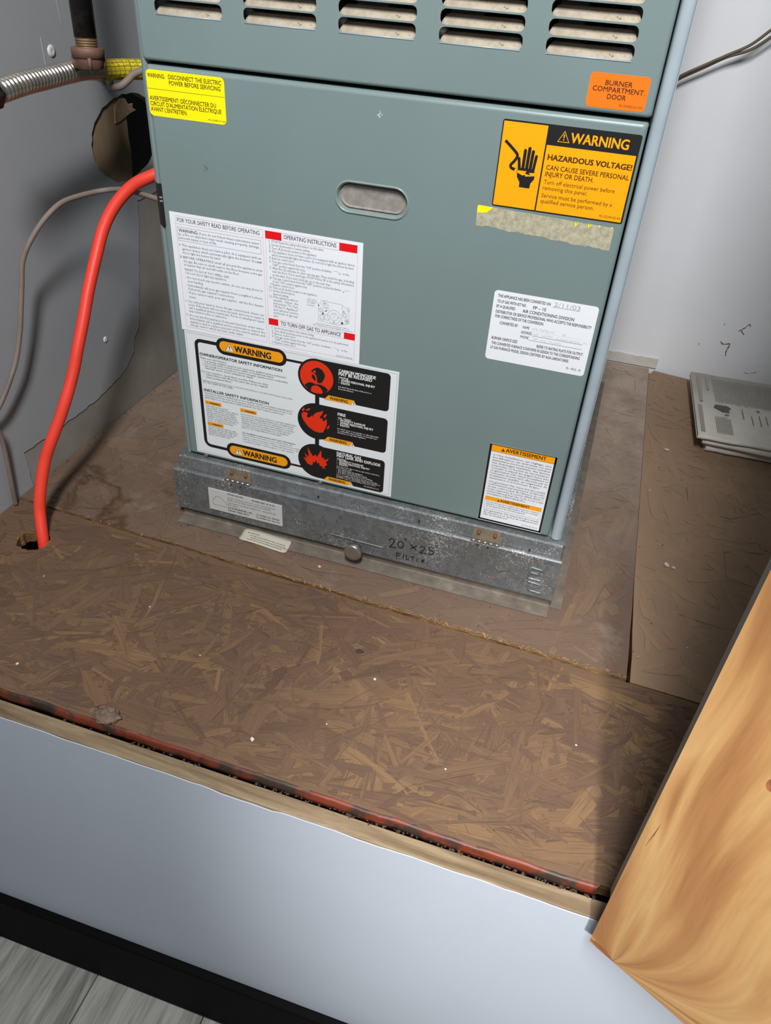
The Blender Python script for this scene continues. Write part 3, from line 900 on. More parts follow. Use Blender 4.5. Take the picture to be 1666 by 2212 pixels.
# ------------------------------------------------------------------ stickers
E = 0.00012
def sticker(name, loop, mat, label, y=-0.0002, parent=None):
    m = MB(); m.prism([loop], 'xz', y, 0.0002)
    o = obj(name, m, mat, parent or furnace)
    o['label'] = label
    return o
def put(name, mb, mat, par):
    """flat print on a sticker; blocks that stand apart become parts of their own"""
    n = len(mb.v)
    root = list(range(n))
    def find(i):
        while root[i] != i:
            root[i] = root[root[i]]; i = root[i]
        return i
    for f_ in mb.f:
        a_ = find(f_[0])
        for i in f_[1:]:
            b_ = find(i)
            if a_ != b_: root[b_] = a_
    rid = np.array([find(i) for i in range(n)])
    roots, isl = np.unique(rid, return_inverse=True)
    k_ = len(roots)
    P_ = np.array(mb.v)
    lo = np.full((k_, 3), np.inf); hi = np.full((k_, 3), -np.inf)
    np.minimum.at(lo, isl, P_); np.maximum.at(hi, isl, P_)
    size = (hi - lo).max(axis=1)
    grp = np.arange(k_)
    gap = np.maximum(0.0, np.maximum(lo[:, None, :] - hi[None, :, :], lo[None, :, :] - hi[:, None, :]))
    near = np.sqrt((gap ** 2).sum(axis=2)) <= np.maximum(0.02, 0.5 * np.maximum(size[:, None], size[None, :]))
    seen = -np.ones(k_, int); c_ = 0
    for i in range(k_):
        if seen[i] >= 0: continue
        stack = [i]; seen[i] = c_
        while stack:
            j = stack.pop()
            for q in np.nonzero(near[j] & (seen < 0))[0]:
                seen[q] = c_; stack.append(int(q))
        c_ += 1
    if c_ == 1: return obj(name, mb, mat, par, fixn=False)
    vg = seen[isl]
    out = None
    for g in range(c_):
        ids = np.nonzero(vg == g)[0]; mp_ = {int(v): i for i, v in enumerate(ids)}
        m_ = MB(); m_.v = [mb.v[int(i)] for i in ids]
        m_.f = [tuple(mp_[i] for i in f_) for f_ in mb.f if f_[0] in mp_]; m_.sm = [False] * len(m_.f)
        o_ = obj(name, m_, mat, par, fixn=False)
        out = out or o_
    return out

# yellow
yl = sticker('warning_sticker', rrect(0.0066, 0.5362, 0.0970, 0.5797, 0.0045), 'label_yellow', 'bright yellow sticker, disconnect the electric power')
t = MB(); y = -0.0002 - E
text(t, 'WARNING:', 0.0082, 0.0288, 0.5724, 0.0040, y, 0.012)
text(t, 'DISCONNECT THE ELECTRIC', 0.0330, 0.0938, 0.5727, 0.0040, y, 0.012)
text(t, 'POWER BEFORE SERVICING', 0.0332, 0.0925, 0.5673, 0.0040, y, 0.012)
text(t, 'AVERTISSEMENT: DÉCONNECTER DU', 0.0083, 0.0861, 0.5513, 0.0040, y, 0.012)
text(t, "CIRCUIT D'ALIMENTATION ÉLECTRIQUE", 0.0083, 0.0918, 0.5461, 0.0040, y, 0.012)
text(t, "AVANT L'ENTRETIEN.", 0.0083, 0.0515, 0.5408, 0.0040, y, 0.012)
text(t, '92-22985-01-05', 0.0760, 0.0960, 0.5385, 0.0015, y)
bar(t, 0.0068, 0.5619, 0.0969, 0.5622, y)
put('lettering', t, 'ink_brown', yl)

# orange burner door sticker
ol = sticker('burner_sticker', rrect(0.4590, 0.5917, 0.5110, 0.6189, 0.0036), 'label_orange', 'orange sticker naming the burner compartment door')
t = MB()
text(t, 'BURNER', 0.4729, 0.4964, 0.6098, 0.0039, y, 0.018)
text(t, 'COMPARTMENT', 0.4628, 0.5071, 0.6047, 0.0039, y, 0.018)
text(t, 'DOOR', 0.4768, 0.4931, 0.5993, 0.0039, y, 0.018)
text(t, '92-23450-01-02', 0.4884, 0.5088, 0.5942, 0.0018, y)
put('lettering', t, 'ink_brown', ol)

# hazardous voltage
hl = sticker('voltage_sticker', rrect(0.3870, 0.4955, 0.5153, 0.5738, 0.0022), 'ink_black', 'black and amber hazardous voltage sticker with a hand pictogram')
t = MB()
t.flat([(0.3882, 0.4968), (0.4298, 0.4968), (0.4298, 0.5723), (0.3882, 0.5723)], y)
t.flat([(0.4312, 0.4968), (0.5136, 0.4968), (0.5136, 0.5562), (0.4312, 0.5562)], y)
put('amber_panel', t, 'label_amber', hl)
t = MB(); y2 = y - E
text(t, 'WARNING', 0.4522, 0.5050, 0.5604, 0.0083, y, 0.022, 3)
stroke(t, [(0.4406, 0.5602), (0.4510, 0.5602), (0.4458, 0.5692)], 0.0010, y, True)
text(t, '!', 0.4453, 0.4463, 0.5617, 0.0050, y, 0.02)
put('title', t, 'label_amber', hl)
t = MB()
text(t, 'HAZARDOUS VOLTAGE!', 0.4342, 0.5122, 0.5437, 0.0047, y2, 0.04)
text(t, 'CAN CAUSE SEVERE PERSONAL', 0.4344, 0.5118, 0.5350, 0.0042, y2, 0.012)
text(t, 'INJURY OR DEATH.', 0.4344, 0.4802, 0.5291, 0.0042, y2, 0.012)
text(t, 'Turn off electrical power before', 0.4344, 0.5017, 0.5222, 0.0037, y2)
text(t, 'removing this panel.', 0.4344, 0.4770, 0.5168, 0.0037, y2)
text(t, 'Service must be performed by a', 0.4344, 0.5022, 0.5099, 0.0037, y2)
text(t, 'qualified service person.', 0.4344, 0.4861, 0.5046, 0.0037, y2)
text(t, '92-22204-02-04', 0.4925, 0.5124, 0.4994, 0.0021, y2)
put('lettering', t, 'ink_brown', hl)
t = MB()
# wire
stroke(t, [(v.x, v.z) for v in smoothpath([(0.3918, 0, 0.5556), (0.3985, 0, 0.5505), (0.4044, 0, 0.5455), (0.4052, 0, 0.5428), (0.4030, 0, 0.5385), (0.4002, 0, 0.5350), (0.4010, 0, 0.5325), (0.4046, 0, 0.5312)], 5)], 0.0027, y2)
# fingers, palm, wrist
for (x, z0, x1, z1, wd) in ((0.4092, 0.5315, 0.4072, 0.5415, 0.0028), (0.4122, 0.5320, 0.4122, 0.5490, 0.0030), (0.4158, 0.5320, 0.4161, 0.5512, 0.0031), (0.4192, 0.5320, 0.4198, 0.5488, 0.0030), (0.4222, 0.5315, 0.4234, 0.5450, 0.0028)):
    stroke(t, [(x, z0), (x1, z1)], wd, y2 - 0.00002)
    t.flat(circle(x1, z1, wd / 2, 14), y2 - 0.00004)
t.flat([(0.4078, 0.5335), (0.4236, 0.5335), (0.4240, 0.5305), (0.4185, 0.5300), (0.4205, 0.5278), (0.4150, 0.5290), (0.4165, 0.5312), (0.4080, 0.5312)], y2 - 0.00006)
t.flat([(0.4072, 0.5290), (0.4130, 0.5268), (0.4150, 0.5278), (0.4158, 0.5262), (0.4246, 0.5276), (0.4246, 0.5246), (0.4218, 0.5206), (0.4215, 0.5160), (0.4112, 0.5160), (0.4110, 0.5205), (0.4078, 0.5250)], y2)
for a in (0.4, 1.2, 2.2, -0.5, -1.3):
    stroke(t, [(0.4062 + 0.0010 * math.cos(a), 0.5313 + 0.0010 * math.sin(a)), (0.4062 + 0.0024 * math.cos(a), 0.5313 + 0.0024 * math.sin(a))], 0.0004, y2)
put('hand_pictogram', t, 'ink_black', hl)

# residue of a torn sticker
rr = random.Random(9)
bot = []
for i in range(40):
    x = 0.5093 - (0.5093 - 0.3734) * i / 39
    zbv = 0.4690 + 0.006 * (i / 39) + 0.0022 * noise.noise(Vector((x * 60, 1, 0))) + rr.uniform(-0.0007, 0.0007)
    if i > 33: zbv += 0.0
    bot.append((x, zbv))
lp = [(0.3730, 0.4925), (0.3736, 0.4940)][::-1] + bot[::-1] + [(0.5092, 0.4890), (0.5088, 0.4902), (0.5080, 0.4906)]
lp = [(0.3740, 0.4942), (0.3730, 0.4930)] + bot[::-1] + [(0.5092, 0.4900), (0.5085, 0.4908)]
rl = sticker('sticker_residue', lp, 'residue', 'torn grey-beige remains of a peeled yellow sticker', -0.00015)
t = MB()
t.flat([(0.3739, 0.4941), (0.3731, 0.4928), (0.3732, 0.4868), (0.3790, 0.4872), (0.3830, 0.4880), (0.3862, 0.4908), (0.3890, 0.4937)], -0.00022)
for (x, h_) in ((0.4712, 0.0045), (0.4722, 0.0030), (0.4842, 0.0040), (0.4852, 0.0022), (0.4940, 0.0018), (0.5060, 0.0012)):
    t.flat([(x, 0.4915), (x + 0.0006, 0.4913 - h_), (x + 0.0014, 0.4912 - h_ * 0.8), (x + 0.0018, 0.4914)], -0.00022)
put('yellow_scraps', t, 'label_yellow', rl)

# white operating instructions
w1 = sticker('instruction_sticker', [(0.0162, 0.2941), (0.2541, 0.2938), (0.2534, 0.4376), (0.0162, 0.4381)], 'label_white', 'white sheet of operating instructions with red header blocks', -0.00035)
y = -0.00035 - E
B = MB(); S = MB(); P = MB(); RB = MB()
text(B, 'FOR YOUR SAFETY READ BEFORE OPERATING', 0.0256, 0.1298, 0.4277, 0.0046, y, 0.006)
text(B, 'OPERATING INSTRUCTIONS', 0.1594, 0.2223, 0.4280, 0.0046, y, 0.008)
text(B, 'TO TURN OFF GAS TO APPLIANCE', 0.1530, 0.2300, 0.3250, 0.0046, y, 0.010)
text(B, 'WARNING:', 0.0262, 0.0516, 0.4165, 0.0036, y, 0.012)
rectline(S, 0.0247, 0.4062, 0.1311, 0.4220, 0.00025, y)
cp = 0.0028
LL = [('If you do not follow these instructions exact-', 0.0532, 0.1293, 0.4167), ('ly, a fire or explosion may result causing property damage,', 0.0260, 0.1295, 0.4126), ('personal injury or loss of life.', 0.0260, 0.0748, 0.4084),
      ('A.', 0.0248, 0.0272, 0.4000), ('This appliance does not have a pilot. It is equipped with an', 0.0286, 0.1308, 0.4000), ('ignition device which automatically lights the burners. Do', 0.0286, 0.1240, 0.3956), ('try to light the burner by hand.', 0.0286, 0.0781, 0.3914),
      ('B.', 0.0250, 0.0273, 0.3859), ('BEFORE OPERATING smell all around the appliance area', 0.0288, 0.1312, 0.3859), ('for gas. Be sure to smell next to the floor because some gas', 0.0290, 0.1310, 0.3813), ('is heavier than air and will settle on the floor.', 0.0290, 0.1018, 0.3771),
      ('WHAT TO DO IF YOU SMELL GAS', 0.0287, 0.0876, 0.3712), ('• Do not try to light any appliance.', 0.0289, 0.0841, 0.3673), ('• Do not touch any electric switch; do not use any phone in', 0.0291, 0.1310, 0.3618), ('your building.', 0.0316, 0.0524, 0.3572),
      ("• Immediately call your gas supplier from a neighbor's phone.", 0.0293, 0.1306, 0.3522), ("Follow the gas supplier's instructions.", 0.0316, 0.0932, 0.3477), ('• If you cannot reach your gas supplier, call the fire depart-', 0.0295, 0.1314, 0.3430), ('ment.', 0.0317, 0.0410, 0.3378),
      ('C.', 0.0252, 0.0277, 0.3318), ('Use only your hand to move the gas control knob. Never use', 0.0290, 0.1313, 0.3318), ("tools. If the knob will not move by hand, don't try to repair it;", 0.0293, 0.1315, 0.3275), ('call a qualified service technician. Force or attempted repair', 0.0293, 0.1314, 0.3234), ('may result in a fire or explosion.', 0.0293, 0.0813, 0.3193),
      ('D.', 0.0252, 0.0277, 0.3138), ('Do not use this appliance if any part has been under water.', 0.0295, 0.1309, 0.3138), ('Immediately call a qualified service technician to inspect the', 0.0295, 0.1316, 0.3095), ('appliance and to replace any part of the control system and', 0.0295, 0.1314, 0.3053), ('any gas control which has been under water.', 0.0294, 0.1028, 0.3013)]
for s, a, b, z in LL: text(S, s, a, b, z, cp, y, 0.0, 1)
text(S, 'not', 0.1252, 0.1310, 0.3956, cp, y, 0.03, 1)
RL = [('1.', 'STOP! Read the safety information on this label.', 0.2073, 0.4218), ('2.', 'Set the thermostat to lowest setting.', 0.1909, 0.4180), ('3.', 'Turn off all electric power to the appliance.', 0.1993, 0.4143),
      ('4.', 'This appliance does not have a pilot. It is equipped with an ignition device', 0.2442, 0.4105), ('', 'which automatically lights the burner. Do not try to light the burner by hand.', 0.2436, 0.4067), ('5.', 'Remove control door.', 0.1721, 0.4030),
      ('6.', 'Turn gas control knob from the "ON" position clockwise', 0.2172, 0.3991), ('', '"OFF" position against the stop.', 0.1856, 0.3952), ('7.', 'Wait five (5) minutes to clear out any gas. Then smell for gas, including', 0.2442, 0.3915), ('', "near the floor. If you smell gas, STOP! Follow 'B' in the safety information", 0.2443, 0.3877),
      ('', "on this label. If you don't smell gas, go to the next step.", 0.2162, 0.3836), ('8.', 'Turn gas control knob from the "OFF" position counterclockwise', 0.2287, 0.3798), ('', 'to the "ON" position against stop.', 0.1876, 0.3760), ('9.', 'Replace control door.', 0.1719, 0.3723),
      ('10.', 'Turn on all electric power to the appliance.', 0.1999, 0.3685), ('11.', 'Set the thermostat to', 0.1719, 0.3648), ('', 'desired setting.', 0.1642, 0.3609), ('12.', 'If the appliance will not', 0.1758, 0.3574), ('', 'operate,   follow   the', 0.1758, 0.3535), ('', 'instructions "To Turn', 0.1758, 0.3496),
      ('', 'Off Gas To Appliance"', 0.1758, 0.3457), ('', 'and call your service', 0.1757, 0.3418), ('', 'technician or gas sup-', 0.1757, 0.3379), ('', 'plier.', 0.1503, 0.3340),
      ('1.', 'Set the thermostat to the lowest setting.', 0.1963, 0.3187), ('2.', 'Turn off all electrical power to the appliance if service is to be performed.', 0.2400, 0.3147), ('3.', 'Remove control door.', 0.1723, 0.3111), ('4.', 'Turn gas control knob from the "ON" position clockwise', 0.2173, 0.3073), ('', '"OFF" position against the stop.', 0.1864, 0.3034), ('5.', 'Replace control door.', 0.1725, 0.2998)]
for nb, s, b, z in RL:
    text(S, s, 0.1442, b, z, 0.0027, y, 0.0, 1)
    if nb: text(S, nb, 0.1395 if len(nb) == 3 else 0.1410, 0.1432, z, 0.0027, y, 0.0, 1)
text(S, 'to the', 0.2306, 0.2378, 0.3988, 0.0027, y, 0, 1); text(S, 'to the', 0.2313, 0.2386, 0.3064, 0.0027, y, 0, 1)
text(S, '92-21510-40-05', 0.2249, 0.2449, 0.2985, 0.0022, y, 0, 1)
for i, s in enumerate(('Gas control', 'knob shown', 'in "OFF"', 'position.')): text(S, s, 0.1875, 0.1985 - 0.0012 * (i > 1), 0.3632 - i * 0.0024, 0.0015, y, 0, 1)
text(S, 'Note: Knob cannot be moved from "ON" to', 0.1988, 0.2393, 0.3352, 0.0016, y, 0, 1)
text(S, '"OFF" unless knob is pushed in slightly. Do not force.', 0.1939, 0.2442, 0.3329, 0.0016, y, 0, 1)
for zz in (0.4014, 0.3090):
    q = [(0.2195, zz), (0.2225, zz + 0.0003), (0.2252, zz - 0.0004), (0.2272, zz - 0.0022)]
    stroke(S, q, 0.0002, y); S.flat([(0.2264, zz - 0.0018), (0.2278, zz - 0.0016), (0.2274, zz - 0.0032)], y)
q = [(0.2395, 0.3812), (0.2360, 0.3815), (0.2335, 0.3806), (0.2318, 0.3795)]; stroke(S, q, 0.0002, y); S.flat([(0.2310, 0.3790), (0.2322, 0.3800), (0.2324, 0.3786)], y)
# line drawing of the gas valve
lw = 0.00022
stroke(S, [(0.2014, 0.3398), (0.2014, 0.3600), (0.2040, 0.3602), (0.2043, 0.3648), (0.2110, 0.3652), (0.2140, 0.3645), (0.2300, 0.3640), (0.2307, 0.3630), (0.2330, 0.3625), (0.2330, 0.3612), (0.2397, 0.3612), (0.2395, 0.3429), (0.2330, 0.3405), (0.2250, 0.3385)], lw, y, True)
for (cx, cz, r_) in ((0.2211, 0.3476, 0.0046), (0.2211, 0.3476, 0.0082), (0.2105, 0.3593, 0.0034), (0.2105, 0.3593, 0.0020), (0.2046, 0.3533, 0.0026), (0.2046, 0.3533, 0.0013), (0.2122, 0.3455, 0.0034), (0.2062, 0.3446, 0.0036), (0.2062, 0.3446, 0.0020), (0.2344, 0.3520, 0.0030), (0.2344, 0.3520, 0.0016), (0.2370, 0.3452, 0.0028), (0.2370, 0.3452, 0.0014), (0.2380, 0.3585, 0.0015), (0.2085, 0.3630, 0.0016)):
    stroke(S, circle(cx, cz, r_, 22), lw, y, True)
stroke(S, [(0.2197, 0.3515), (0.2211, 0.3440), (0.2226, 0.3515)], lw, y); stroke(S, [(0.2060, 0.3500), (0.2150, 0.3560)], lw, y); stroke(S, [(0.2310, 0.3635), (0.2310, 0.3400)], lw, y); stroke(S, [(0.1985, 0.3625), (0.2022, 0.3590)], lw, y)
for (cx, cz, r_) in ((0.2072, 0.3492, 0.0012), (0.2018, 0.3582, 0.0008), (0.2110, 0.3532, 0.0009), (0.2211, 0.3412, 0.0007), (0.2268, 0.3476, 0.0006), (0.2312, 0.3418, 0.0015), (0.2330, 0.3560, 0.0008), (0.2370, 0.3452, 0.0008)):
    S.flat(circle(cx, cz, r_, 10), y)
put('lettering', S, 'ink_soft', w1); put('headline', B, 'ink_mid', w1)
lw = 0.0003
for (a, b, c_, d) in ((0.0231, 0.2988, 0.1341, 0.4344), (0.1368, 0.2980, 0.2476, 0.4342)): rectline(P, a, b, c_, d, lw, y)
bar(P, 0.0231, 0.4251, 0.1341, 0.4254, y); bar(P, 0.1368, 0.4253, 0.2470, 0.4256, y); bar(P, 0.1372, 0.3309, 0.2476, 0.3312, y); bar(P, 0.1372, 0.3229, 0.2476, 0.3232, y)
put('ruled_lines', P, 'ink_pale_red', w1)
for (a, b, c_, d) in ((0.1368, 0.4256, 0.1567, 0.4342), (0.2258, 0.4256, 0.2468, 0.4342), (0.1374, 0.3232, 0.1497, 0.3312), (0.2339, 0.3232, 0.2477, 0.3312)): bar(RB, a, b, c_, d, y - 0.00004)
put('red_block', RB, 'ink_red', w1)

# black and white owner information
w2 = sticker('safety_sticker', [(0.0190, 0.1117), (0.3060, 0.1114), (0.3048, 0.2941), (0.0190, 0.2934)], 'label_grey_white', 'large black, white and red owner safety information sticker')
y = -0.0002 - E
K = MB(); lw = 0.0046
K2 = MB(); rectline(K2, 0.0212, 0.1140, 0.3030, 0.2912, 0.00022, y)
fp = [(0.075, 0.2828)] + [(0.0405 - 0.0062 * math.sin(PI / 2 * i / 6), 0.2766 + 0.0062 * math.cos(PI / 2 * i / 6)) for i in range(7)] + [(0.0343, 0.20)] + [(0.0425 - 0.0082 * math.cos(PI / 2 * i / 6), 0.1345 - 0.0082 * math.sin(PI / 2 * i / 6)) for i in range(7)] + [(0.08, 0.1263)]
stroke(K, fp, lw, y)
def pill(x0, z0, x1, z1): return rrect(x0, z0, x1, z1, (z1 - z0) / 2 - 0.0002, 8)
K.flat(pill(0.0628, 0.2702, 0.1596, 0.2928), y - E / 3); K.flat(pill(0.0662, 0.1162, 0.1622, 0.1392), y - E / 3)
bar(K, 0.155, 0.2790, 0.185, 0.2822, y); bar(K, 0.158, 0.1250, 0.185, 0.1282, y); bar(K, 0.1975, 0.2260, 0.2032, 0.2420, y); bar(K, 0.1975, 0.1640, 0.2032, 0.1790, y)
R_ = MB(); Wt = MB(); Am = MB(); Tx = MB(); y3 = y - E
BL = [(0.265, 0.2375, 0.2906, 0.0250), (0.2020, 0.1768, 0.2278, 0.0262), (0.1412, 0.1142, 0.1655, 0.0262)]
for k_, (cz, zb0, zt, r_) in enumerate(BL):
    K.flat(circle(0.1995, cz, r_, 48), y - E / 2 - k_ * 0.000003)
    K.flat(rrect(0.1995, zb0 + 0.0006, 0.2948, min(zt, cz + r_ - 0.0004), 0.0050, 6, (0, 1, 1, 0)), y - E / 4 - k_ * 0.000003)
    Am.flat([(0.2095, zb0 - 0.0008), (0.2155, zb0 + 0.0062), (0.2500, zb0 + 0.0062), (0.2455, zb0 - 0.0008)], y3)
    text(Tx, 'WARNING', 0.2172, 0.2415, zb0 + 0.0008, 0.0040, y3 - E / 2, 0.03)
    Wt.flat([(0.2460, zb0 - 0.0006), (0.2528, zb0 - 0.0006), (0.2494, zb0 + 0.0058)], y3)
    text(Tx, '!', 0.2490, 0.2498, zb0 + 0.0002, 0.0036, y3 - E / 2, 0.03)
put('black_frame', K, 'ink_black', w2); put('thin_border', K2, 'ink_soft', w2)
# orange pills
Am.flat(pill(0.0676, 0.2747, 0.1550, 0.2886), y3); Am.flat(pill(0.0709, 0.1204, 0.1574, 0.1350), y3)
for (zz, x0) in ((0.2770, 0.0), (0.1232, 0.0026)):
    text(Tx, 'WARNING', 0.0886 + x0, 0.1384 + x0, zz, 0.0083, y3 - E / 2, 0.035, 3)
    Wt.flat([(0.0762 + x0, zz - 0.0006), (0.0868 + x0, zz - 0.0006), (0.0815 + x0, zz + 0.0090)], y3 - E / 3)
    stroke(Tx, [(0.0756 + x0, zz - 0.0009), (0.0874 + x0, zz - 0.0009), (0.0815 + x0, zz + 0.0098)], 0.0007, y3 - E / 2, True)
    text(Tx, '!', 0.0810 + x0, 0.0820 + x0, zz + 0.0008, 0.0055, y3 - E / 2, 0.03)
for (a, b) in ((0.0392, 0.1921), (0.0399, 0.1596), (0.0908, 0.1917)):
    bar(Am, a, b, a + 0.0240, b + 0.0054, y); text(Tx, 'WARNING', a + 0.0068, a + 0.0218, b + 0.0012, 0.0026, y3, 0.03, 1)
    stroke(Tx, [(a + 0.0014, b + 0.0010), (a + 0.0052, b + 0.0010), (a + 0.0033, b + 0.0042)], 0.0004, y3, True)
put('amber_field', Am, 'label_amber_dark', w2); put('warning_triangle', Wt, 'ink_white', w2)
T = Tx
text(T, 'OWNER/OPERATOR SAFETY INFORMATION', 0.0381, 0.1528, 0.2626, 0.0038, y, 0.035)
text(T, 'INSTALLER SAFETY INFORMATION', 0.0395, 0.1328, 0.2113, 0.0038, y, 0.035)
S = MB()
for s, a, b, z, c_ in [('Make sure this furnace:', 0.0384, 0.0761, 0.2581, .0025), ('•  is properly installed, serviced, and repaired by qualified service technicians', 0.0405, 0.1583, 0.2546, .0025), ('•  is not used inside a mobile home, trailer, or recreational vehicle', 0.0405, 0.1411, 0.2514, .0025), ('•  has enough room around it to ensure adequate clearance from combustible', 0.0405, 0.1604, 0.2480, .0025), ('materials, and to ensure adequate air supply', 0.0440, 0.1122, 0.2447, .0025),
        ('For best operation, check filters monthly. If filters are dirty:', 0.0385, 0.1333, 0.2390, .0025), ('•  replace filters with filters the same size as the originals', 0.0405, 0.1322, 0.2355, .0025), ('•  clean permanent filters', 0.0405, 0.0805, 0.2318, .0025), ('Lighting/operating instructions are on the front of the furnace or the back of the burner access panel.', 0.0389, 0.1668, 0.2262, .0020), ('DO NOT REMOVE THIS LABEL.', 0.0389, 0.0830, 0.2234, .0020),
        ("This furnace must be installed indoors by a qualified installer, according to manufacturer's", 0.0395, 0.1665, 0.2077, .0024), ('instructions and local codes. In the absence of local codes, follow National Fuel Gas Code', 0.0395, 0.1653, 0.2042, .0024), ('(ANSI Z223.1). In Canada, follow CAN/CGA-B149. DO NOT install in mobile home.', 0.0395, 0.1541, 0.2006, .0024)]:
    text(S, s, a, b, z, c_, y, 0.008, 1)
for i, s in enumerate(('IMPROPER INSTALLATION,', 'ADJUSTMENT, ALTERATION, SERVICE,', 'REPAIR, OPERATION, OR MAINTE-', 'NANCE CAN CAUSE BODILY INJURY,', 'PROPERTY DAMAGE, OR DEATH FROM', 'HAZARDS SUCH AS FIRE, EXPLOSION,', 'SMOKE, CONDENSATION, ELECTRIC', 'SHOCK, OR CARBON MONOXIDE.')):
    text(S, s, 0.0402, 0.0402 + 0.00148 * len(s), 0.1884 - i * 0.00318, 0.0021, y, 0.004, 1)
for i, s in enumerate(('UPFLOW FURNACES HAVE AN OPEN', 'BASE FOR RETURN AIR. BASE MUST', 'BE SEALED WHEN NOT USED. SEE', 'IMPORTANT INFORMATION AND', 'BASE PLATE PARTS LIST.')):
    text(S, s, 0.0406, 0.0406 + 0.00148 * len(s), 0.1566 - i * 0.0031, 0.0021, y, 0.004, 1)
for i, s in enumerate(('PROPOSITION 65: THIS FURNACE CONTAINS FIBERGLASS', 'INSULATION. RESPIRABLE PARTICLES OF FIBERGLASS', 'ARE KNOWN TO THE STATE OF CALIFORNIA TO CAUSE', 'CANCER. EXHAUST GAS FROM THIS FURNACE CONTAINS', 'CHEMICALS, INCLUDING CARBON MONOXIDE, KNOWN', 'TO THE STATE OF CALIFORNIA TO CAUSE BIRTH', 'DEFECTS OR OTHER REPRODUCTIVE HARM.')):
    text(S, s, 0.0915, 0.0915 + 0.00166 * len(s), 0.1872 - i * 0.00336, 0.0021, y, 0.004, 1)
for i, s in enumerate(("See Installation Instructions and User's Information", 'Manual (if this information is not included with this', 'furnace, contact the nearest dealer or distributor) provided', 'with this furnace. For help or additional information, call', 'a qualified installer, service agency, or gas supplier.')):
    text(S, s, 0.0918, 0.0918 + 0.00138 * len(s) * (1.08 if i == 0 else 1), 0.1588 - i * 0.0034, 0.0022, y, 0.03 if i == 0 else 0.0, 1)
put('lettering', S, 'ink_mid', w2); put('headline', Tx, 'ink_black', w2)
# red pictograms
rc = circle(0.1995, 0.265, 0.0221, 48); R_.flat(rc, y3)
def bez(pts, n=5): return [(v.x, v.z) for v in smoothpath([(a, 0, b) for a, b in pts], n)]
fire = [(0.1790, 0.2095), (0.1812, 0.2120), (0.1850, 0.2125), (0.1880, 0.2108), (0.1862, 0.2085), (0.1865, 0.2050), (0.1905, 0.2065), (0.1935, 0.2100), (0.1940, 0.2070), (0.1955, 0.2110), (0.1990, 0.2150), (0.2045, 0.2175), (0.2080, 0.2200), (0.2082, 0.2165), (0.2062, 0.2130), (0.2040, 0.2098), (0.2050, 0.2075), (0.2075, 0.2090), (0.2085, 0.2045), (0.2110, 0.2060), (0.2130, 0.2090), (0.2140, 0.2050), (0.2135, 0.1990), (0.2110, 0.1930), (0.2085, 0.1878), (0.2030, 0.1862), (0.1960, 0.1872), (0.1880, 0.1920), (0.1820, 0.1990), (0.1792, 0.2050)]
R_.flat(fire, y3)
R_.flat([(0.1790, 0.2130), (0.1802, 0.2165), (0.1828, 0.2190), (0.1830, 0.2160), (0.1815, 0.2135)], y3); R_.flat([(0.1842, 0.2150), (0.1870, 0.2180), (0.1912, 0.2198), (0.1895, 0.2165), (0.1868, 0.2150)], y3)
R_.flat([(0.2092, 0.2110), (0.2100, 0.2140), (0.2140, 0.2165), (0.2128, 0.2130), (0.2108, 0.2098)], y3); R_.flat([(0.2138, 0.1940), (0.2150, 0.1985), (0.2178, 0.2010), (0.2172, 0.1975), (0.2150, 0.1940)], y3)
boom = [(0.1925, 0.1325), (0.1868, 0.1340), (0.1808, 0.1430), (0.1860, 0.1422), (0.1822, 0.1498), (0.1888, 0.1450), (0.1870, 0.1600), (0.1945, 0.1475), (0.1985, 0.1512), (0.2002, 0.1472), (0.2062, 0.1600), (0.2072, 0.1480), (0.2108, 0.1492), (0.2100, 0.1452), (0.2178, 0.1498), (0.2130, 0.1420), (0.2150, 0.1392), (0.2105, 0.1345), (0.2135, 0.1325), (0.2075, 0.1322), (0.2095, 0.1345), (0.2042, 0.1352), (0.2040, 0.1392), (0.2008, 0.1378), (0.1990, 0.1425), (0.1968, 0.1378), (0.1950, 0.1392), (0.1945, 0.1350)]
R_.flat(boom, y3)
put('red_pictogram', R_, 'ink_scarlet', w2)
HD = MB(); y4 = y3 - E / 2
HD.flat(bez([(0.1920, 0.2715), (0.1955, 0.2758), (0.2010, 0.2785), (0.2065, 0.2765), (0.2105, 0.2700), (0.2090, 0.2640), (0.2055, 0.2585), (0.2015, 0.2580), (0.2000, 0.2600), (0.2000, 0.2640), (0.1985, 0.2680), (0.1955, 0.2705), (0.1920, 0.2715)], 4)[:-1], y4)
HD.flat(bez([(0.1935, 0.2685), (0.1962, 0.2670), (0.1982, 0.2630), (0.1978, 0.2600), (0.1950, 0.2618), (0.1930, 0.2650), (0.1935, 0.2685)], 4)[:-1], y4)
HD.flat([(0.1832, 0.2515), (0.1865, 0.2545), (0.1912, 0.2570), (0.1960, 0.2562), (0.1985, 0.2552), (0.2010, 0.2560), (0.2060, 0.2560), (0.2110, 0.2540), (0.2150, 0.2508), (0.2120, 0.2468), (0.2075, 0.2442), (0.2078, 0.2470), (0.2055, 0.2510), (0.2010, 0.2538), (0.1965, 0.2535), (0.1930, 0.2510), (0.1918, 0.2470), (0.1925, 0.2442), (0.1880, 0.2462)], y4)
put('pictogram_shade', HD, 'ink_black', w2)
t = MB(); t.flat(circle(0.1968, 0.2725, 0.0017, 14), y4 - E / 3); put('pictogram_eye', t, 'ink_scarlet', w2)
WT = MB()
def wl_(s, x1, z, c_, bold=0.0, x0=0.2285): text(WT, s, x0, x1, z, c_, y3, bold, 2 if c_ > 0.003 else 1)
wl_('CARBON MONOXIDE', 0.2760, 0.2785, 0.0040, 0.035); wl_('MAY BE RELEASED', 0.2716, 0.2742, 0.0040, 0.035); wl_('causing:', 0.2415, 0.2705, 0.0028, 0.02)
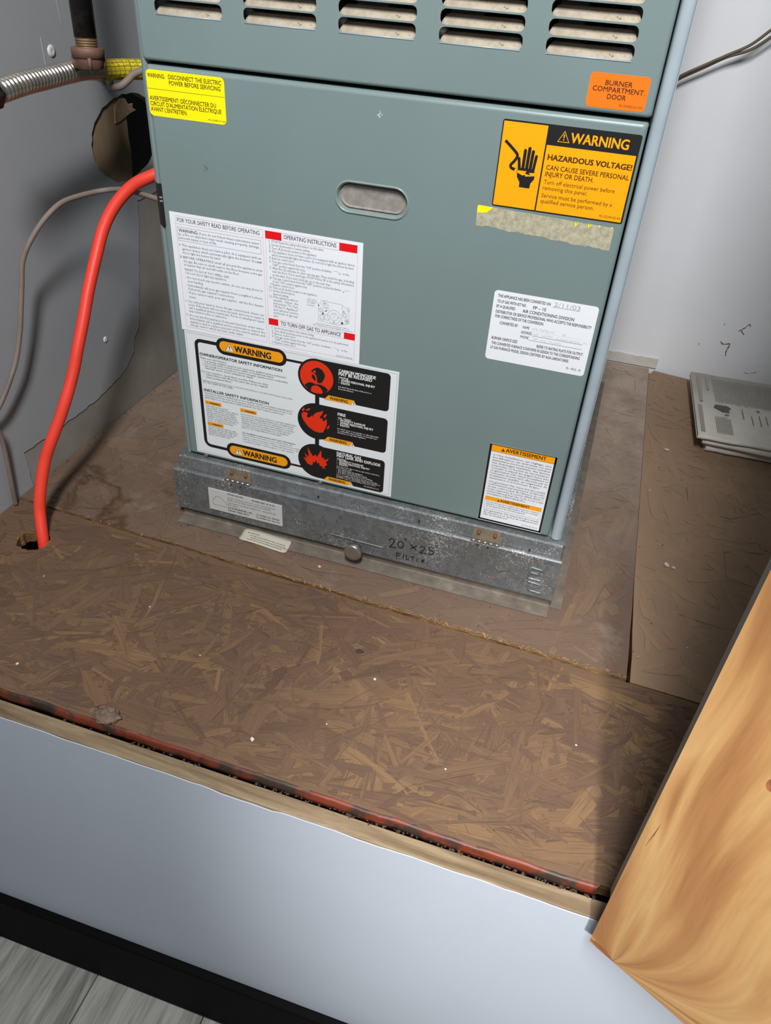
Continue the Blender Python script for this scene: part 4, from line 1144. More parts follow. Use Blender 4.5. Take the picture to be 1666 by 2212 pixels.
wl_('•  SEVERE PERSONAL INJURY', 0.2756, 0.2666, 0.0029, 0.03); wl_('•  DEATH', 0.2430, 0.2629, 0.0029, 0.03); wl_('DO NOT block the flow of the air to or', 0.2716, 0.2576, 0.0019, 0.01); wl_('from the furnace.', 0.2485, 0.2548, 0.0019, 0.01)
wl_('FIRE', 0.2390, 0.2178, 0.0040, 0.035); wl_('can cause:', 0.2465, 0.2136, 0.0028, 0.02); wl_('•  PROPERTY DAMAGE', 0.2656, 0.2102, 0.0029, 0.03); wl_('•  SEVERE PERSONAL INJURY', 0.2765, 0.2066, 0.0029, 0.03); wl_('•  DEATH', 0.2440, 0.2031, 0.0029, 0.03)
wl_('DO NOT store or use gasoline or other flammable', 0.2842, 0.1976, 0.0019, 0.01); wl_('or combustible vapors, liquids, or materials near', 0.2820, 0.1948, 0.0019, 0.01); wl_('this furnace or any other appliance.', 0.2675, 0.1920, 0.0019, 0.01)
wl_('NATURAL GAS', 0.2620, 0.1596, 0.0040, 0.035); wl_('MAY LEAK AND EXPLODE', 0.2886, 0.1554, 0.0040, 0.035); wl_('causing:', 0.2415, 0.1520, 0.0026, 0.02); wl_('•  PROPERTY DAMAGE', 0.2655, 0.1492, 0.0025, 0.03); wl_('•  SEVERE PERSONAL INJURY', 0.2745, 0.1461, 0.0025, 0.03); wl_('•  DEATH', 0.2440, 0.1432, 0.0025, 0.03)
wl_('You may not be able to detect a gas leak by smell alone.', 0.2890, 0.1402, 0.0019, 0.005); wl_('If you suspect a leak:', 0.2500, 0.1378, 0.0019, 0.005); wl_('•  DO NOT light any appliance.', 0.2660, 0.1350, 0.0019, 0.01); wl_('•  DO NOT touch any electric switch.', 0.2720, 0.1325, 0.0019, 0.01); wl_('•  DO NOT use any phone in your building.', 0.2795, 0.1300, 0.0019, 0.01)
wl_('Go to a neighboring building and phone your gas', 0.2860, 0.1272, 0.0018, 0.005); wl_('company or the fire department. Follow their instructions.', 0.2905, 0.1248, 0.0018, 0.005); wl_("DO NOT return to your building until you're told to.", 0.2850, 0.1224, 0.0018, 0.005)
wl_('92-22264-21-01', 0.2882, 0.1180, 0.0019, 0.005, 0.2677)
put('white_lettering', WT, 'ink_white', w2)

# LP conversion label
cl = sticker('conversion_sticker', rrect(0.4030, 0.3325, 0.5133, 0.4116, 0.0038), 'label_white', 'white rounded gas conversion sticker with handwritten entries')
y = -0.0002 - E
T = MB()
for s, a, b, z, c_, bo in [('THIS APPLIANCE HAS BEEN CONVERTED ON', .4073, .4635, .4045, .0032, .015), ('TO LP GAS WITH KIT NO.', .4073, .4387, .3985, .0032, .015), ('FP – 15', .4462, .4598, .3977, .0034, .02), ('BY A QUALIFIED', .4073, .4276, .3930, .0032, .015), ('AIR CONDITIONING DIVISION', .4359, .4906, .3922, .0035, .015),
        ('DISTRIBUTOR OR SERVICE PROFESSIONAL WHO ACCEPTS THE RESPONSIBILITY', .4074, .5099, .3870, .0032, .015), ('FOR CORRECTNESS OF THE CONVERSION.', .4076, .4604, .3818, .0032, .015), ('CONVERTED BY:', .4134, .4337, .3749, .0032, .015), ('NAME', .4389, .4461, .3747, .0030, .01), ('ADDRESS', .4379, .4497, .3689, .0030, .01), ('PHONE', .4381, .4471, .3636, .0030, .01),
        ('BURNER ORIFICE SIZE', .4073, .4357, .3567, .0032, .015), ('REFER TO RATING PLATE FOR OUTPUT.', .4575, .5079, .3559, .0032, .015), ('THE CONVERTED FURNACE CONFORMS IN DESIGN TO THE CORRESPONDING', .4078, .5052, .3508, .0032, .015), ('LP GAS FURNACE MODEL DESIGN CERTIFIED BY AGA LABOATORIES.', .4076, .4945, .3455, .0032, .015), ('92 – 18152 – 05', .4933, .5089, .3377, .0024, .01)]:
    text(T, s, a, b, z, c_, y, bo, 2)
bar(T, .4660, .4036, .4948, .4039, y); bar(T, .4479, .3733, .5023, .37325 + .0001, y); bar(T, .4505, .3680, .5045, .3683, y); bar(T, .4477, .3626, .5051, .3629, y)
put('lettering', T, 'ink_mid', cl)
T = MB(); text(T, '2/11/03', .4672, .4945, .4046, .0045, y, -0.012)
rr = random.Random(4)
for (a, b, z, h_) in ((.4492, .4560, .3748, .0034), (.4572, .4740, .3746, .0034), (.4820, .4870, .3742, .003), (.4512, .4585, .3692, .0032), (.4600, .4740, .3690, .0032), (.4755, .5030, .3688, .003), (.5045, .5110, .3690, .003), (.4520, .4580, .3638, .0028), (.4600, .4670, .3637, .0028), (.4690, .4840, .3636, .0028)):
    n = max(5, int((b - a) / 0.0011)); pts = []
    for i in range(n):
        pts.append((a + (b - a) * i / n + rr.uniform(-.0005, .0005), 0, z + (h_ * rr.uniform(.5, 1) if i % 2 else rr.uniform(-.0003, .0006))))
    stroke(T, [(v.x, v.z) for v in smoothpath(pts, 3)], 0.00028, y)
put('handwriting', T, 'ink_pencil', cl)

# French warning label
av = sticker('french_sticker', [(0.4247, 0.1096), (0.5067, 0.1094), (0.5067, 0.2249), (0.4249, 0.2251)], 'label_white', 'white French warning sticker with amber bars and black border')
K = MB(); Am = MB(); T = MB(); Bd = MB()
bar(K, .4249, .1106, .4276, .2250, y); bar(K, .5040, .1106, .5066, .2248, y); bar(K, .4249, .1104, .5066, .1130, y); bar(K, .4249, .2238, .5066, .2250, y); bar(K, .4276, .2150, .5040, .2154, y)
bar(Am, .4276, .2154, .5062, .2238, y); bar(Am, .4300, .1424, .5016, .1484, y)
text(Bd, 'AVERTISSEMENT', .4452, .4939, .2176, .0048, y - E, .03); Bd.flat([(.4394, .2174), (.4440, .2174), (.4417, .2214)], y - E)
text(Bd, 'AVERTISSEMENT', .4492, .4866, .1437, .0036, y - E, .03); Bd.flat([(.4454, .1436), (.4486, .1436), (.4470, .1466)], y - E)
rectline(K, .4300, .1297, .5017, .1484, .0002, y - E / 2)
for i, s in enumerate(('« Une installation, un réglage, une', 'modification, un entretien ou une', 'maintenance incorrects peuvent entraîner', 'des dommages matériels, des lésions', 'corporelles ou la perte de vies humaines.', 'Consulter le manuel des usagers fourni avec', "ce générateur d'air chaud. L'installation et", "l'entretien doivent être effectués par un", 'installateur qualifié, un organisme de', 'maintenance ou le fournisseur de gaz.»')):
    text(T, s, .4309, .5022 if i < 9 else .4933, .2093 - i * .00376, .0024, y, .006, 1)
for i, s in enumerate(("«Ce générateur d'air chaud doit être installé", 'conformément aux instructions du fabricant', "et aux codes locaux. En l'absence de code", 'local, respecter la norme ANSI Z223.1,', 'intitulé National Fuel Gas Code ou les codes', "d'installation CAN/CGA-B149.»")):
    text(T, s, .4309, .5019 if i < 5 else .4799, .1700 - i * .00372, .0024, y, .006, 1)
for i, s in enumerate(("Ne pas entreposer ni utiliser de l'essence ni d'autres", 'vapeurs ou liquides inflammables dans le voisinage', 'de cet appareil, ni de tout autre appareil.')):
    text(T, s, .4324, (.4997, .4990, .4833)[i], .1391 - i * .0031, .0021, y, .004, 1)
for i, s in enumerate(("«Ce générateur d'air chaud doit être installé", "de manière à ce qu'il y ait suffisamment", "d'air de ventilation.»")):
    text(T, s, .4307, (.5016, .5014, .4618)[i], .1256 - i * .0034, .0024, y, .006, 1)
text(T, '92-22204-18-02', .4812, .5016, .1153, .0018, y, 0, 1)
put('black_border', K, 'ink_black', av); put('amber_bar', Am, 'label_amber', av); put('lettering', T, 'ink_mid', av); put('headline', Bd, 'ink_brown', av)

# narrow black sticker wrapped around the left edge
bs = sticker('edge_sticker', [(0.0064, 0.4200), (0.0100, 0.4200), (0.0100, 0.4670), (0.0064, 0.4670)], 'ink_black', 'narrow black strip at the left door edge', -0.0012)
m = MB(); m.add([(0.0003, 0.0035, 0.4200), (0.0064, -0.0012, 0.4200), (0.0064, -0.0012, 0.4670), (0.0003, 0.0035, 0.4670)], [(0, 1, 2, 3)]); put('side_wrap', m, 'ink_black', bs)
t = MB()
for (s, z) in (('S', 0.4472), ('S', 0.4512)):
    vs, fs = glyphs(s, 0.02, 3)
    t.add([(0.0098 - v[1] * 0.0048, -0.0013, z + v[0] * 0.0048) for v in vs], fs)
put('lettering', t, 'ink_white', bs)

# ================================================================== FILTER BASE
base = thing('filter_base', (0.265, 0.30, 0.0), 'galvanised steel filter base under the furnace, with hinged door', 'filter base')
BX0, BX1 = -0.0105, 0.5405
m = MB(); m.box((BX0, 0.0, 0.001), (BX0 + 0.0015, 0.70, 0.1015)); obj('side_panel', m, 'galv', base)
m = MB(); m.box((BX1 - 0.0015, 0.0, 0.001), (BX1, 0.70, 0.1015)); obj('side_panel', m, 'galv', base)
m = MB(); m.box((BX0, 0.6985, 0.001), (BX1, 0.70, 0.1015)); obj('back_panel', m, 'galv', base)
m = MB(); m.box((BX0, -0.004, 0.1012), (BX1, 0.70, 0.1032)); obj('top_plate', m, 'galv', base)
# folded top rail: slopes gently out from under the furnace and down its front
def profile_strip(name, prof, x0, x1, mat, solid=0.0012, nx=1):
    m = MB(); kp = len(prof)
    for i in range(nx + 1):
        x = x0 + (x1 - x0) * i / nx
        m.v += [(x, a, b) for a, b in prof]
    for i in range(nx):
        for j in range(kp - 1):
            m.f.append((i * kp + j, (i + 1) * kp + j, (i + 1) * kp + j + 1, i * kp + j + 1)); m.sm.append(False)
    return obj(name, m, mat, base, solid=solid, bevel=0)
rail = profile_strip('top_rail', [(0.003, 0.1036), (-0.0055, 0.1036), (-0.0085, 0.1022), (-0.0115, 0.0860), (-0.0115, 0.0800)], BX0 + 0.004, BX1 - 0.002, 'galv')
dr = profile_strip('filter_door', [(-0.0125, 0.0862), (-0.0172, 0.0866), (-0.0186, 0.0845), (-0.0180, 0.0190), (-0.0165, 0.0168), (-0.0118, 0.0165)], BX0 - 0.001, BX1 + 0.001, 'galv')
for x in (BX0 - 0.001, BX1 + 0.001):
    m = MB(); m.add([(x, -0.0125, 0.0862), (x, -0.0172, 0.0866), (x, -0.0186, 0.0845), (x, -0.0180, 0.0190), (x, -0.0118, 0.0165)], [(0, 1, 2, 3, 4)]); obj('door_end', m, 'galv', dr)
profile_strip('bottom_rail', [(-0.0095, 0.0200), (-0.0100, 0.0035), (-0.0120, 0.0017), (-0.0330, 0.0012)], BX0 + 0.003, BX1 - 0.001, 'galv_dust', 0.0008)
m = MB(); m.box((BX1, -0.012, 0.0009), (BX1 + 0.015, 0.70, 0.0021)); obj('floor_flange', m, 'galv_dust', base)
m = MB(); m.box((BX0 - 0.018, -0.004, 0.0009), (BX0, 0.70, 0.0021)); obj('floor_flange', m, 'galv_dust', base)
# hinges
for x0 in (0.0690, 0.4222):
    x1 = x0 + 0.0385
    m = MB(); m.add([(x0 + 0.002, -0.0096, 0.1030), (x1 - 0.002, -0.0096, 0.1030), (x1, -0.0134, 0.0870), (x0, -0.0134, 0.0870)], [(0, 3, 2, 1)])
    h = obj('hinge', m, 'hinge', base, solid=0.0009)
    for i in range(5):
        a = x0 + 0.0385 * i / 5
        m = MB(); m.tube([(a + 0.0003, -0.0180, 0.0878), (a + 0.0385 / 5 - 0.0003, -0.0180, 0.0878)], 0.0019, 12); obj('knuckle', m, 'chrome', h)
    for sx in (0.0085, 0.030):
        m = MB(); m.tube([(x0 + sx, -0.0142, 0.0968), (x0 + sx, -0.0100, 0.0975)], [0.0021, 0.0030], 12); obj('screw', m, 'rust', h)
    for sx in (0.010, 0.024):
        m = MB(); m.tube([(x0 + sx, -0.0192, 0.0815), (x0 + sx, -0.0170, 0.0815)], [0.0012, 0.0018], 10); obj('rivet', m, 'dark', h)
for (x, z) in ((0.2070, 0.0915), (0.3501, 0.0915), (0.4986, 0.0885)):
    m = MB(); m.tube([(x, -0.0126, z), (x, -0.0085, z)], 0.0013, 10); obj('screw_hole', m, 'dark', rail)
for (x, z) in ((0.4600, 0.0318), (0.4985, 0.0228)):
    m = MB(); m.tube([(x, -0.0192, z), (x, -0.017, z)], [0.0012, 0.002], 10); obj('rivet', m, 'rust', dr)
# pull knob
m = MB(); kx, kz = 0.2670, 0.0285
m.tube([(kx, -0.0175, kz), (kx, -0.0225, kz), (kx, -0.0262, kz), (kx, -0.0275, kz), (kx, -0.0345, kz), (kx, -0.0362, kz), (kx, -0.0366, kz)], [0.0066, 0.0066, 0.0078, 0.0120, 0.0128, 0.0118, 0.0085], 28)
obj('knob', m, 'chrome', dr)
# pressed rib above the knob
m = MB(); m.tube([(0.2265, -0.0184, 0.0390), (0.2290, -0.0190, 0.0390), (0.3040, -0.0190, 0.0378), (0.3065, -0.0184, 0.0378)], 0.0010, 8); obj('pressed_rib', m, 'galv', dr)
# embossed letters E over Z
def emboss(name, segs):
    m = MB()
    for (a, b, c_, d) in segs: m.tube([(a, -0.0184, b), (a + (c_ - a) * .06, -0.0191, b + (d - b) * .06), (a + (c_ - a) * .94, -0.0191, b + (d - b) * .94), (c_, -0.0184, d)], 0.0014, 8)
    obj(name, m, 'galv', dr)
emboss('embossed_letter', [(.5055, .0675, .5215, .0660), (.5055, .0675, .5050, .0490), (.5060, .0590, .5165, .0582), (.5050, .0490, .5215, .0482)])
emboss('embossed_letter', [(.5050, .0430, .5235, .0415), (.5235, .0415, .5080, .0290), (.5080, .0290, .5250, .0278)])
# silver label
sl_ = sticker('rating_label', [(0.0418, 0.0306), (0.1561, 0.0308), (0.1561, 0.0668), (0.0420, 0.0671)], 'label_silver', 'pale silver filter size label with black print', -0.0198, base)
T = MB(); y = -0.0199
for s, a, b, z, c_, bo in [('MODEL EZ-2025', .0727, .0968, .0633, .0026, .03), ('FILTER SIZE  20 X 25', .1105, .1448, .0623, .0026, .03), ('PLACE 1" FILTER IN TOP SLOT – FOR 2" FILTER REMOVE', .0719, .1456, .0567, .0022, 0), ('FILTER SUPPORT RAILS THROUGH DOOR OPENING.', .0716, .1396, .0529, .0022, 0), ('FOR MORE ECONOMICAL OPERATION – CHANGE FILTER', .0717, .1463, .0480, .0022, 0), ('REGULARLY.', .0714, .0881, .0443, .0022, 0), ('E-Z FILTER BASE MFG., INC.', .0719, .1103, .0393, .0027, .03), ('DALLAS, TEXAS 75216', .0717, .1038, .0346, .0027, .03), ('U.S. PATENT NO. 4,837,861', .1158, .1514, .0393, .0024, .03), ('U.S. PATENT NO. 4,016,132', .1155, .1518, .0347, .0024, .03)]:
    text(T, s, a, b, z, c_, y, bo, 1)
put('lettering', T, 'ink_black', sl_)
T = MB(); stroke(T, [(.0480, .0405), (.0480, .0478), (.0545, .0560), (.0605, .0555), (.0690, .0470), (.0690, .0400)], .0005, y, True)
put('emblem', T, 'ink_soft', sl_)
# marker writing on the filter door
T = MB(); y = -0.0192
def mk(pts, wd=0.0013): stroke(T, bez(pts, 4) if len(pts) > 2 else pts, wd, y)
mk([(.3135, .0530), (.3165, .0572), (.3205, .0560), (.3200, .0515), (.3165, .0450), (.3148, .0425), (.3195, .0432), (.3248, .0440)])
mk([(.3300, .0562), (.3268, .0535), (.3265, .0480), (.3295, .0452), (.3330, .0470), (.3338, .0520), (.3318, .0555), (.3298, .0562)])
mk([(.3352, .0630), (.3354, .0600)]); mk([(.3372, .0630), (.3373, .0602)])
mk([(.3440, .0555), (.3522, .0480)]); mk([(.3525, .0555), (.3440, .0478)])
mk([(.3570, .0545), (.3600, .0572), (.3632, .0555), (.3620, .0505), (.3575, .0455), (.3620, .0460), (.3668, .0470)])
mk([(.3755, .0590), (.3705, .0585), (.3700, .0540), (.3745, .0535), (.3760, .0500), (.3735, .0468), (.3690, .0470)])
mk([(.3778, .0655), (.3776, .0625)]); mk([(.3802, .0652), (.3798, .0622)])
mk([(.3255, .0350), (.3262, .0262)]); mk([(.3255, .0350), (.3318, .0352)]); mk([(.3258, .0312), (.3305, .0314)])
mk([(.3358, .0352), (.3356, .0275)]); mk([(.3396, .0350), (.3394, .0278)]); mk([(.3394, .0278), (.3440, .0284)])
mk([(.3460, .0352), (.3510, .0352)]); mk([(.3484, .0352), (.3484, .0286)], .0010)
mk([(.3545, .0350), (.3545, .0292)], .0007); mk([(.3545, .0292), (.3580, .0292)], .0007); mk([(.3545, .0322), (.3570, .0322)], .0006)
mk([(.3620, .0345), (.3622, .0290)], .0014); mk([(.3622, .0345), (.3645, .0335), (.3625, .0318), (.3655, .0292)], .0010)
mk([(.3690, .0295), (.3700, .0288)], .0012)
o = put('marker_writing', T, 'marker', dr); o['label'] = 'black handwritten filter size'

# ================================================================== PIPES AND CABLES (left)
gp = thing('gas_pipe', (-0.130, 0.096, 0.56), 'black iron gas pipe with brown cap hanging at upper left', 'pipe')
ax = Vector((-0.1277, 0.0915, 0)); tx = Vector((-0.0052, 0.0130, 0)) / 0.3
def gx(z): return (ax.x + tx.x * (z - 0.5838), ax.y + tx.y * (z - 0.5838), z)
m = MB(); m.tube([gx(0.5905), gx(0.70), gx(0.9), gx(1.6)], 0.0128, 24); obj('pipe', m, 'iron', gp)
m = MB(); path = []; rad = []
for i in range(31):
    z = 0.578 + 0.0130 * i / 30; path.append(gx(z)); rad.append(0.0127 - (0.0011 if i % 6 in (2, 3) else 0.0))
m.tube(path, rad, 24); obj('threaded_end', m, 'thread', gp)
m = MB(); m.tube([gx(z) for z in (0.5585, 0.5595, 0.5700, 0.5702, 0.5705, 0.5795, 0.5805, 0.5806)], [0.0140, 0.0158, 0.0168, 0.0168, 0.0184, 0.0188, 0.0180, 0.0130], 28)
cap = obj('pipe_cap', m, 'rust_iron', gp)
for a in range(4):
    an = math.radians(-52 + a * 90); dx, dy = math.cos(an), math.sin(an)
    m = MB(); m.tube([(gx(0.5592)[0] + dx * 0.0158, gx(0.5592)[1] + dy * 0.0158, 0.5592), (gx(0.572)[0] + dx * 0.0172, gx(0.572)[1] + dy * 0.0172, 0.572)], 0.0024, 8); obj('cap_rib', m, 'rust_iron', cap)

gc = thing('gas_connector', (-0.155, 0.08, 0.535), 'flexible gas connector, ribbed steel hose with yellow printed jacket', 'hose')
fp = smoothpath([(-0.1440, -0.062, 0.5478), (-0.1451, -0.0445, 0.5491), (-0.1476, -0.0041, 0.5518), (-0.1518, 0.0406, 0.5522), (-0.1541, 0.0862, 0.5532), (-0.1618, 0.1281, 0.5514), (-0.1711, 0.1668, 0.5458)], 40)
# resample evenly
def resample(P, n):
    L = [0]
    for a, b in zip(P[:-1], P[1:]): L.append(L[-1] + (b - a).length)
    out = []; j = 0
    for i in range(n):
        s = L[-1] * i / (n - 1)
        while j < len(L) - 2 and L[j + 1] < s: j += 1
        t = (s - L[j]) / max(1e-9, L[j + 1] - L[j]); out.append(P[j].lerp(P[j + 1], t))
    return out
fp = resample(fp, 36 * 8 + 1)
m = MB(); m.tube(fp, [0.0092 + 0.0028 * (0.5 + 0.5 * math.cos(2 * PI * i / 8)) ** 0.6 for i in range(len(fp))], 24)
obj('corrugated_hose', m, 'steel_hose', gc)
yp = smoothpath([(-0.1711, 0.1668, 0.5458), (-0.1728, 0.186, 0.5440), (-0.171, 0.2039, 0.5434), (-0.1630, 0.220, 0.5428), (-0.1480, 0.2370, 0.5420), (-0.10, 0.268, 0.54), (-0.045, 0.29, 0.538), (-0.001, 0.30, 0.538)], 8)
m = MB(); m.tube(yp, 0.0124, 24, uv=True); obj('yellow_jacket', m, 'jacket', gc, fixn=False)
m = MB()
d = Vector((-0.0011, 0.0175, 0.0013)).normalized()
c0 = Vector((-0.1438, -0.068, 0.5474))
m.tube([c0, c0 + d * 0.001, c0 + d * 0.013, c0 + d * 0.014], [0.0142, 0.0152, 0.0152, 0.0142], 6); obj('hex_nut', m, 'iron', gc, smooth=False)
m = MB(); m.tube([c0 + d * 0.014, c0 + d * 0.020], 0.0118, 20); obj('ferrule', m, 'steel_hose', gc)
# a dusty tube tucked below the jacket
m = MB(); m.tube(smoothpath([(-0.2544, 0.262, 0.546), (-0.215, 0.245, 0.532), (-0.188, 0.212, 0.5245), (-0.1746, 0.1938, 0.5235), (-0.1597, 0.1930, 0.5262), (-0.1506, 0.1990, 0.5335), (-0.140, 0.2060, 0.5425), (-0.10, 0.225, 0.555), (-0.05, 0.25, 0.56), (-0.0005, 0.26, 0.56)], 8), 0.0046, 14)
tag(obj('drain_tube', m, 'cable_grey'), 'short dusty tube crossing below the yellow hose jacket', 'tube')

red = [(-0.0015, 0.150, 0.462), (-0.035, 0.140, 0.458), (-0.0785, 0.1157, 0.44), (-0.1027, 0.1057, 0.4263), (-0.1216, 0.0902, 0.4038), (-0.1326, 0.0739, 0.3776), (-0.1371, 0.0547, 0.3454), (-0.14, 0.031, 0.3069), (-0.141, 0.0092, 0.2701), (-0.1431, -0.01, 0.237), (-0.1452, -0.023, 0.2118), (-0.1498, -0.0435, 0.1778), (-0.1563, -0.0598, 0.1496), (-0.164, -0.0768, 0.1211), (-0.1691, -0.0866, 0.1009), (-0.1714, -0.0989, 0.0764), (-0.1716, -0.1108, 0.0519), (-0.1705, -0.119, 0.0314), (-0.1615, -0.1347, -0.0016), (-0.158, -0.142, -0.03), (-0.157, -0.146, -0.08)]
m = MB(); m.tube(smoothpath(red, 6), 0.0078, 20)
tag(obj('red_pipe', m, 'red_pipe'), 'red plastic pipe bending from the furnace side into the floor hole', 'pipe')
grey = [(0.0, 0.075, 0.425), (-0.035, 0.085, 0.420), (-0.074, 0.1031, 0.4179), (-0.1063, 0.120, 0.4150), (-0.139, 0.1316, 0.4124), (-0.165, 0.125, 0.4085), (-0.18, 0.0966, 0.4063), (-0.1863, 0.0648, 0.4033), (-0.1935, 0.0356, 0.3882), (-0.2015, 0.0133, 0.3669), (-0.2103, 0.0015, 0.3425), (-0.2143, -0.005, 0.314), (-0.2184, -0.0141, 0.278), (-0.2222, -0.0198, 0.2528), (-0.226, -0.0349, 0.2172), (-0.2296, -0.0553, 0.1891), (-0.2331, -0.0757, 0.1667), (-0.2385, -0.095, 0.1480), (-0.2398, -0.0827, 0.1242), (-0.2434, -0.0816, 0.0723), (-0.2468, -0.0838, 0.0144), (-0.2475, -0.0842, 0.0)]
m = MB(); m.tube(smoothpath(grey, 6), 0.0034, 12)
tag(obj('cable', m, 'cable_grey'), 'thin grey-brown cable looping along the left wall to the floor', 'cable')
wr = thing('lamp_wire', (0.61, 0.785, 0.50), 'twin brown wire running along the white wall behind the furnace', 'wire')
m = MB(); m.tube(smoothpath([(0.40, 0.76, 0.43), (0.47, 0.79, 0.48), (0.533, 0.788, 0.5286), (0.5518, 0.787, 0.5445), (0.5844, 0.786, 0.5633), (0.6163, 0.785, 0.5809), (0.6474, 0.785, 0.5981), (0.6724, 0.785, 0.6214), (0.72, 0.785, 0.67), (0.80, 0.79, 0.78), (0.88, 0.805, 0.95)], 6), 0.0024, 10); obj('strand', m, 'wire_brown', wr)
m = MB(); m.tube(smoothpath([(0.40, 0.764, 0.4255), (0.47, 0.794, 0.4755), (0.533, 0.792, 0.5245), (0.5518, 0.791, 0.5402), (0.5844, 0.790, 0.5590), (0.6171, 0.787, 0.5783), (0.6495, 0.785, 0.5917), (0.6757, 0.785, 0.6121), (0.725, 0.785, 0.66), (0.805, 0.79, 0.77), (0.885, 0.806, 0.945)], 6), 0.0024, 10); obj('strand', m, 'wire_brown', wr)

# ================================================================== FALLEN STICKER, NEWSPAPERS, DEBRIS
pts = [(0.0930, -0.0370), (0.1690, -0.0410), (0.1694, -0.0165), (0.0950, -0.0150)]
m = MB()
q = rrect(0, 0, 1, 1, 0.10, 4)
def bl(u, v):
    x = (pts[0][0] * (1 - u) + pts[1][0] * u) * (1 - v) + (pts[3][0] * (1 - u) + pts[2][0] * u) * v
    yv = (pts[0][1] * (1 - u) + pts[1][1] * u) * (1 - v) + (pts[3][1] * (1 - u) + pts[2][1] * u) * v
    return x, yv
NU, NV = 16, 6
for i in range(NU + 1):
    for j in range(NV + 1):
        u, v = i / NU, j / NV
        e = min(u, 1 - u) * 6; vv = 0.5 + (v - 0.5) * (1 if e > 0.35 else 0.8 + 0.57 * e)
        x, yv = bl(u, vv); m.v.append((x, yv, 0.0020 + 0.0045 * v * v + 0.0008 * math.sin(u * 5)))
for i in range(NU):
    for j in range(NV):
        a = i * (NV + 1) + j; m.f.append((a, a + NV + 1, a + NV + 2, a + 1)); m.sm.append(True)
fsx = obj('fallen_sticker', m, 'label_bone', solid=0.0003)
tag(fsx, 'small bone-coloured printed sticker lying on the floor against the filter base', 'sticker')
m = MB(); rr = random.Random(2)
for row in range(4):
    x0 = 0.12 + 0.10 * rr.random() if row else 0.10
    u = x0
    while u < (0.90 if row else 0.34):
        l = rr.uniform(0.015, 0.05); v0 = 0.74 - row * 0.17
        A = [bl(u, v0), bl(u + l, v0), bl(u + l, v0 - 0.055), bl(u, v0 - 0.055)]
        Z = [0.00245 + 0.0045 * vq * vq + 0.0008 * math.sin(uq * 5) for uq, vq in ((u, v0), (u + l, v0), (u + l, v0 - .055), (u, v0 - .055))]
        m.add([(A[k2][0], A[k2][1], Z[k2]) for k2 in range(4)], [(3, 2, 1, 0)]); u += l + rr.uniform(0.008, 0.02)
put('print', m, 'news_dark', fsx)

# newspapers: folded sheets, fold facing the room
def newspaper(dx, dy, z0, h, wd, dp, ang, label, mat='newsprint', layers=3):
    ox, oy = 0.728 + dx, 0.487 + dy
    ca, sa = math.cos(ang), math.sin(ang)
    T_ = lambda u, v, z: (ox + u * ca - v * sa, oy + u * sa + v * ca, z)
    e = thing('newspaper', (ox + wd / 2, oy + dp / 2, z0), label, 'newspaper', 'old newspapers stacked against the back wall')
    lay = []
    for L in range(layers):
        zb_, zt = z0 + h * 0.5 * L / layers + 0.0004, z0 + h * (1 - 0.5 * L / layers)
        r_ = (zt - zb_) / 2
        prof = [(dp - 0.006 * L, zb_)]
        for i in range(9):
            a = -PI / 2 - PI * i / 8
            prof.append((0.004 * L + r_ * 1.4 + r_ * 1.4 * math.cos(a), zb_ + r_ + r_ * math.sin(a)))
        prof.append((dp - 0.004 - 0.008 * L, zt))
        m = MB(); NXX = 14
        for i in range(NXX + 1):
            u = 0.003 * L + (wd - 0.004 * L) * i / NXX
            for j, (v, z) in enumerate(prof):
                wob = 0.0010 * noise.noise(Vector((u * 30, v * 18 + L * 5, dx * 90 + z0 * 100)))
                top = j > 5
                m.v.append(T_(u, v + 0.002 * noise.noise(Vector((u * 40, L, z0 * 50))), z + (wob if top else 0) + (0.0 if not top else 0)))
        kp = len(prof)
        for i in range(NXX):
            for j in range(kp - 1):
                a = i * kp + j; m.f.append((a, a + kp, a + kp + 1, a + 1)); m.sm.append(True)
        lay.append(obj('folded_sheet', m, mat, e, solid=0.0004))
    return e, lay, T_
n1, _, _ = newspaper(0.022, 0.010, -0.0012, 0.0170, 0.27, 0.255, 0.03, 'bottom newspaper of the stack by the back wall, with curled front fold')
n2, _, _ = newspaper(0.012, 0.004, 0.0165, 0.0120, 0.27, 0.262, -0.03, 'middle newspaper of the stack by the back wall')
n3, lay, T_ = newspaper(0.0005, -0.004, 0.0295, 0.0085, 0.27, 0.268, 0.045, 'top newspaper of the stack by the back wall, columns of grey print')
zt = 0.0400
Pn = MB(); Pd = MB(); rr = random.Random(8)
def pq(mb, u0, v0, u1, v1, z=zt):
    n = 6
    for i in range(n):
        a, b = v0 + (v1 - v0) * i / n, v0 + (v1 - v0) * (i + 1) / n
        mb.add([T_(u0, a, z), T_(u1, a, z), T_(u1, b, z), T_(u0, b, z)], [(0, 1, 2, 3)])
pq(Pn, 0.006, 0.016, 0.013, 0.120); pq(Pn, 0.010, 0.135, 0.016, 0.250); pq(Pn, 0.027, 0.19, 0.031, 0.252)
u = 0.040
while u < 0.25:
    pq(Pn, u, 0.145 + rr.uniform(-.004, .004), u + 0.0011, 0.248); u += 0.0026
u = 0.034
while u < 0.062:
    pq(Pn, u, 0.020, u + 0.0011, 0.085 + rr.uniform(-.006, .006)); u += 0.0026
for (u, a, b) in ((0.085, 0.09, 0.128), (0.100, 0.07, 0.105), (0.114, 0.07, 0.112), (0.126, 0.08, 0.115)): pq(Pd, u, a, u + 0.0012, b)
m2 = [(0.034, 0.118), (0.038, 0.130), (0.060, 0.130), (0.066, 0.122), (0.060, 0.114), (0.062, 0.104), (0.055, 0.106), (0.050, 0.104), (0.042, 0.112)]
tr = tessellate_polygon([[Vector((a, b, 0)) for a, b in m2]])
Pd.add([T_(a, b, zt + 0.0001) for a, b in m2], [tuple(x) for x in tr])
